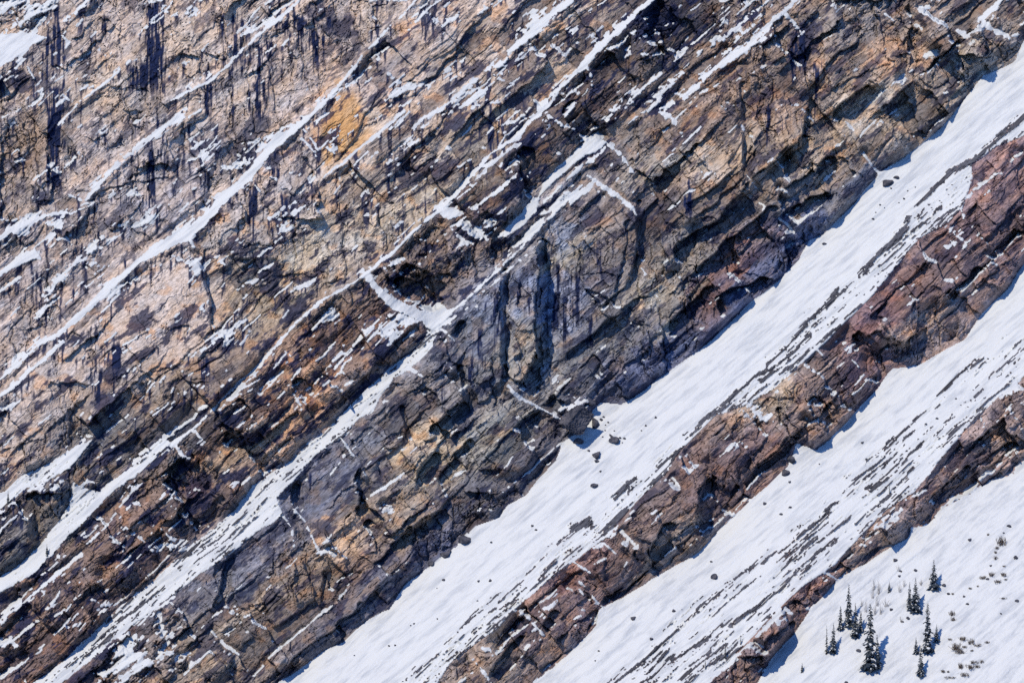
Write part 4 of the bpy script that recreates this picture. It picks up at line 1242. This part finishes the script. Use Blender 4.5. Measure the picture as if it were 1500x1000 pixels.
for i, (u_, v_) in enumerate(SMALL):
    s_ = rng.uniform(1.6, 3.8)
    boulder(u_ + rng.uniform(-1, 1), v_ + rng.uniform(-1, 1), s_ * 1.3, s_, frag_label(u_, v_), i, 'rock fragments on the wide smooth gully', 'rock')
for i in range(16):
    u_ = rng.uniform(860, 1480)
    v_ = float(line(RALO, np.array([u_]))[0]) + rng.uniform(12, 95)
    if v_ > 1000:
        continue
    s_ = rng.uniform(1.8, 4)
    boulder(u_, v_, s_ * 1.4, s_, ('small rock fragment on snow under the corner of the red brown band' if v_ < 700 else 'small rock fragment on snow below the notch of the red brown band' if u_ > 1040 else 'small rock fragment on snow under the lower end of the red brown band'), i, 'rock fragments on the streaked gully', 'rock')
for i, (u_, v_) in enumerate([(1311, 820), (1319, 836), (1341, 835), (1317, 843), (1383, 857), (1389, 869), (1412, 873), (1417, 884), (1488, 816), (1451, 828), (1447, 848), (1232, 821), (1226, 832), (1478, 770), (1240, 1000), (1285, 985), (1258, 953), (1470, 780),
                               (1305, 892), (1322, 910), (1330, 905), (1420, 790), (1490, 880), (1466, 898)]):
    s_ = rng.uniform(2.0, 5)
    boulder(u_, v_, s_ * 1.4, s_, ('small stone on the open slope amid the shrubs' if u_ > 1380 else 'small stone on the open slope between the conifers' if u_ > 1250 else 'small stone on snow right under the reddish blocky band'), i, 'rock fragments on the open slope', 'rock')


# ---- conifers: tapered trunk, whorls of drooping boughs made of needle sprays, snow on the boughs
def conifer_meshes(seed, slim=0.15, bare=0.0, levels=30):
    r = random.Random(seed)
    tv, tf = [], []
    for k in range(7):
        z = k / 6.0
        rad = 0.014 * (1 - z) + 0.0015
        for a in range(6):
            tv.append((rad * math.cos(a * math.pi / 3) + 0.004 * math.sin(z * 9 + seed), rad * math.sin(a * math.pi / 3), z - 0.02))
    for k in range(6):
        for a in range(6):
            tf.append((k * 6 + a, k * 6 + (a + 1) % 6, k * 6 + 6 + (a + 1) % 6, k * 6 + 6 + a))
    cv, cf, sv, sf = [], [], [], []

    def spray(base, d, side, L, wdt, droop, V_, F_, lift=0.0):
        n = 4
        st = len(V_)
        for i in range(n + 1):
            t = i / n
            c = base + d * (L * t) + Vector((0, 0, -droop * L * t * t + lift + 0.05 * L * math.sin(t * 3)))
            w_ = wdt * (0.35 + 0.9 * math.sin(math.pi * min(1, 0.15 + t * 0.85))) * (0.8 + 0.4 * r.random())
            V_.append(tuple(c + side * w_ + Vector((0, 0, -0.35 * w_))))
            V_.append(tuple(c))
            V_.append(tuple(c - side * w_ + Vector((0, 0, -0.35 * w_))))
        for i in range(n):
            a = st + 3 * i
            F_.append((a, a + 3, a + 4, a + 1))
            F_.append((a + 1, a + 4, a + 5, a + 2))

    for lv_ in range(levels):
        z = 0.05 + 0.95 * (lv_ / levels) ** 0.92
        rr = slim * (1 - z) ** 0.8 * (0.55 + 0.8 * r.random()) + 0.012
        nb = int(5 + 5 * (1 - z))
        for b_ in range(nb):
            if r.random() < bare:
                continue
            a = 2 * math.pi * (b_ + r.random() * 0.9) / nb + lv_ * 1.1
            d = Vector((math.cos(a), math.sin(a), 0.12))
            side = Vector((-math.sin(a), math.cos(a), 0))
            L = rr * r.uniform(0.65, 1.15)
            base = Vector((0, 0, z + r.uniform(-0.012, 0.012)))
            dr = r.uniform(0.35, 0.75)
            wdt = L * r.uniform(0.16, 0.26) + 0.004
            spray(base, d, side, L, wdt, dr, cv, cf)
            for q in (-1, 1):
                d2 = (d + side * q * r.uniform(0.5, 0.8)).normalized()
                s2 = Vector((-d2.y, d2.x, 0))
                spray(base + d * L * r.uniform(0.25, 0.45) + Vector((0, 0, -dr * L * 0.1)), d2, s2, L * 0.55, wdt * 0.7, dr, cv, cf)
            if r.random() < 0.52:
                spray(base + d * L * 0.35 + Vector((0, 0, -dr * L * 0.12)), d, side, L * 0.55, wdt * r.uniform(0.4, 0.75), dr * 1.1, sv, sf, lift=0.007)
    def mk(nm, v_, f_, m_):
        me = bpy.data.meshes.new(nm)
        me.from_pydata(v_, [], f_)
        me.materials.append(m_)
        return me
    return mk('trunk', tv, tf, M_BARK), mk('crown', cv, cf, M_NEEDLE), mk('snow_load', sv, sf, M_SNOW)


KINDS = [conifer_meshes(1, 0.145, 0.12), conifer_meshes(2, 0.18, 0.12, levels=24), conifer_meshes(3, 0.13, 0.2, 27), conifer_meshes(4, 0.085, 0.45, 24), conifer_meshes(5, 0.2, 0.05, 18)]


def tree(u, vt, vb, k, label, group=None, lean=0.0, wide=1.0):
    p = world_at(u, vb, 0.0)
    hgt = (vb - vt) * M_PER_PX * (D0 + p.y) / D0
    o = bpy.data.objects.new('conifer_tree', None)
    o.location = p
    o.scale = (hgt * wide, hgt * wide, hgt)
    o.rotation_euler = (0, lean, rng.uniform(0, 6.28))
    o.empty_display_size = 0.2
    COL.objects.link(o)
    tag(o, label, 'tree', group)
    for nm, me in zip(('trunk', 'crown', 'snow_load'), KINDS[k]):
        c = bpy.data.objects.new(nm, me)
        COL.objects.link(c)
        c.parent = o
        if nm == 'snow_load':
            c['kind'] = 'stuff'
    return o


TREES = [
    (1274.5, 882, 984, 0, 'tallest snow flecked conifer standing on the open snow slope', 1.0), (1286, 928, 979, 2, 'shorter blue green conifer added over the shadow behind the tallest one', 1.15),  # second tree is added where only the tallest one's blue shadow lies
    (1243.5, 854, 919, 2, 'tall slim conifer in the cluster beside the tallest tree', 1.0), (1231, 886, 923, 0, 'short conifer at the outer edge of the cluster beside the tallest tree', 1.05),
    (1253, 882, 934, 2, 'mid height conifer at the foot of the cluster beside the tallest tree', 1.1), (1261, 893, 926, 0, 'small conifer between the cluster and the tallest tree', 1.0),
    (1211, 914, 958, 3, 'thin half bare conifer beside a fuller one below the cluster', 1.0), (1220, 911, 957, 2, 'narrow conifer standing next to the half bare one', 1.1),
    (1368, 818, 863, 1, 'solitary bushy conifer standing highest on the open slope', 1.05), (1341, 844, 896, 1, 'broad conifer of the touching pair', 1.0), (1332.5, 851, 894, 2, 'slimmer conifer of the touching pair', 1.0),
    (1358.5, 881, 957, 0, 'tall conifer in the middle of the group near the shrubs', 0.95), (1371.5, 913, 940, 1, 'short conifer beside the tall one nearest the shrubs', 1.0),
    (1342, 932, 957, 1, 'short wide conifer at the uphill foot of the group near the shrubs', 1.0), (1349, 944, 991, 2, 'slim conifer lowest in the group near the shrubs', 1.1),
    (1302.7, 850, 867, 4, 'tiny conifer alone between the cluster and the touching pair', 0.8), (1175, 969, 984, 4, 'tiny conifer alone on bare snow below the reddish blocky band', 0.8),
    (1303, 707, 724, 3, 'tiny thin conifer in the streaked gully beside the reddish blocky band', 1.3), (1063, 939, 965, 3, 'thin conifer among slabs at the end of the streaked gully', 1.3),
    (1033, 962, 979, 3, 'very small conifer among slabs below the thin one', 1.3), (1085, 928, 944, 3, 'tiny thin conifer above the reddish blocky band', 1.3),
    (12, 718, 738, 2, 'tiny conifer on the narrow tapering snow field', 1.1), (69, 796, 813, 4, 'tiny conifer low on the forked snow field', 0.8), (100, 776, 789, 4, 'tiny conifer higher on the forked snow field', 0.8),
    (201, 929, 951, 3, 'tiny thin conifer on the diagonal snow ramp', 1.3),
]
for (u_, a_, b_, k_, lab, w_) in TREES:
    tree(u_, a_, b_, k_, lab, 'conifers on the snow', rng.uniform(-0.03, 0.03), w_)


# ---- leafless shrubs poking through the snow
def shrub_mesh(seed, tall=1.0, n=46):
    r = random.Random(seed)
    v_, f_ = [], []
    for i in range(n):
        a = r.uniform(0, 6.28)
        rad = r.random() ** 0.6
        b0 = Vector((math.cos(a) * rad * 0.75, math.sin(a) * rad * 0.5, -0.05))
        d = Vector((r.gauss(0, 0.45), r.gauss(0, 0.4), 1)).normalized()
        L = r.uniform(0.3, 1.0) * tall
        for (bb, dd, LL, w_) in ((b0, d, L, 0.035), (b0 + d * L * 0.4, (d + Vector((r.gauss(0, 0.7), r.gauss(0, 0.7), 0.1))).normalized(), L * 0.5, 0.03),
                                 (b0 + d * L * 0.6, (d + Vector((r.gauss(0, 0.8), r.gauss(0, 0.7), 0.0))).normalized(), L * 0.45, 0.03)):
            s_ = dd.cross(Vector((r.gauss(0, 1), r.gauss(0, 1), 0.2))).normalized()
            s2 = dd.cross(s_)
            st = len(v_)
            e = bb + dd * LL
            w_ = w_ * 0.8
            v_ += [tuple(bb + s_ * w_), tuple(bb - s_ * w_ * 0.5 + s2 * w_), tuple(bb - s_ * w_ * 0.5 - s2 * w_), tuple(e)]
            f_ += [(st, st + 1, st + 3), (st + 1, st + 2, st + 3), (st + 2, st, st + 3)]
    me = bpy.data.meshes.new('shrub')
    me.from_pydata(v_, [], f_)
    me.materials.append(M_TWIG)
    return me


SHR = [shrub_mesh(i + 1) for i in range(4)]
SAP = [shrub_mesh(20 + i, 2.2, 14) for i in range(3)]


def shrub(u, v, wpx, hpx, label, k, group, mesh=None):
    o = bpy.data.objects.new('leafless_shrub', mesh or SHR[k % 4])
    o.location = world_at(u, v + hpx * 0.5)
    o.scale = (wpx * M_PER_PX * 0.55, wpx * M_PER_PX * 0.55, hpx * M_PER_PX * 0.9)
    o.rotation_euler = (0, 0, rng.uniform(0, 6.28))
    COL.objects.link(o)
    tag(o, label, 'shrub', group)


SH1 = [(1468, 788, 12, 16), (1463, 800, 10, 10), (1461, 808, 8, 10), (1460, 815, 8, 8), (1449, 783, 8, 8), (1471, 826, 8, 7), (1440, 842, 12, 9), (1450, 839, 10, 7), (1462, 850, 14, 8), (1472, 848, 10, 8), (1468, 838, 10, 8), (1487, 817, 7, 7)]
SH2 = [(1392, 895, 7, 10), (1397, 906, 9, 12), (1423, 860, 8, 6), (1433, 859, 7, 9), (1395, 868, 7, 5), (1468, 875, 8, 4)]
SH3 = [(1390, 934, 12, 9), (1400, 942, 14, 10), (1410, 931, 12, 9), (1420, 936, 12, 10), (1415, 946, 16, 11), (1405, 950, 14, 10), (1422, 950, 10, 8), (1434, 942, 10, 7), (1445, 940, 10, 6)]
SH4 = [(1408, 972, 10, 12), (1420, 975, 14, 12), (1428, 967, 12, 9), (1437, 966, 10, 8), (1432, 974, 10, 8), (1386, 980, 6, 10), (1379, 981, 8, 6), (1395, 990, 12, 4), (1415, 984, 12, 6)]
for arr, lab in ((SH1, 'leafless shrub in the loose column uphill of the dense shrub row'), (SH2, 'small leafless shrub scattered between the conifers and the loose column'),
                 (SH3, 'leafless shrub in the dense row beside the conifer group'), (SH4, 'leafless shrub in the lowest row on the open slope')):
    for i, (u_, v_, w_, h_) in enumerate(arr):
        f_ = rng.uniform(0.55, 1.35)
        shrub(u_ + rng.uniform(-3, 3), v_ + rng.uniform(-2, 2), w_ * f_ * 1.15, h_ * rng.uniform(0.7, 1.3) * f_, lab, i, lab.split(' in ')[-1].split(' scattered ')[-1])
for i, (u_, v_, w_, h_) in enumerate([(1280, 858, 5, 12), (1287, 862, 6, 16), (1285, 880, 5, 14), (1278, 870, 5, 12), (1290, 893, 5, 12), (1298, 884, 8, 8), (1268, 890, 5, 12), (1282, 893, 5, 14), (1318, 862, 6, 10), (1325, 855, 5, 8), (1349, 853, 5, 8),
                                      (1316, 833, 6, 6), (1320, 908, 6, 6), (1262, 883, 4, 10)]):
    shrub(u_, v_, w_, h_, 'thin grey leafless sapling between the two groups of conifers', i, 'leafless saplings', SAP[i % 3])
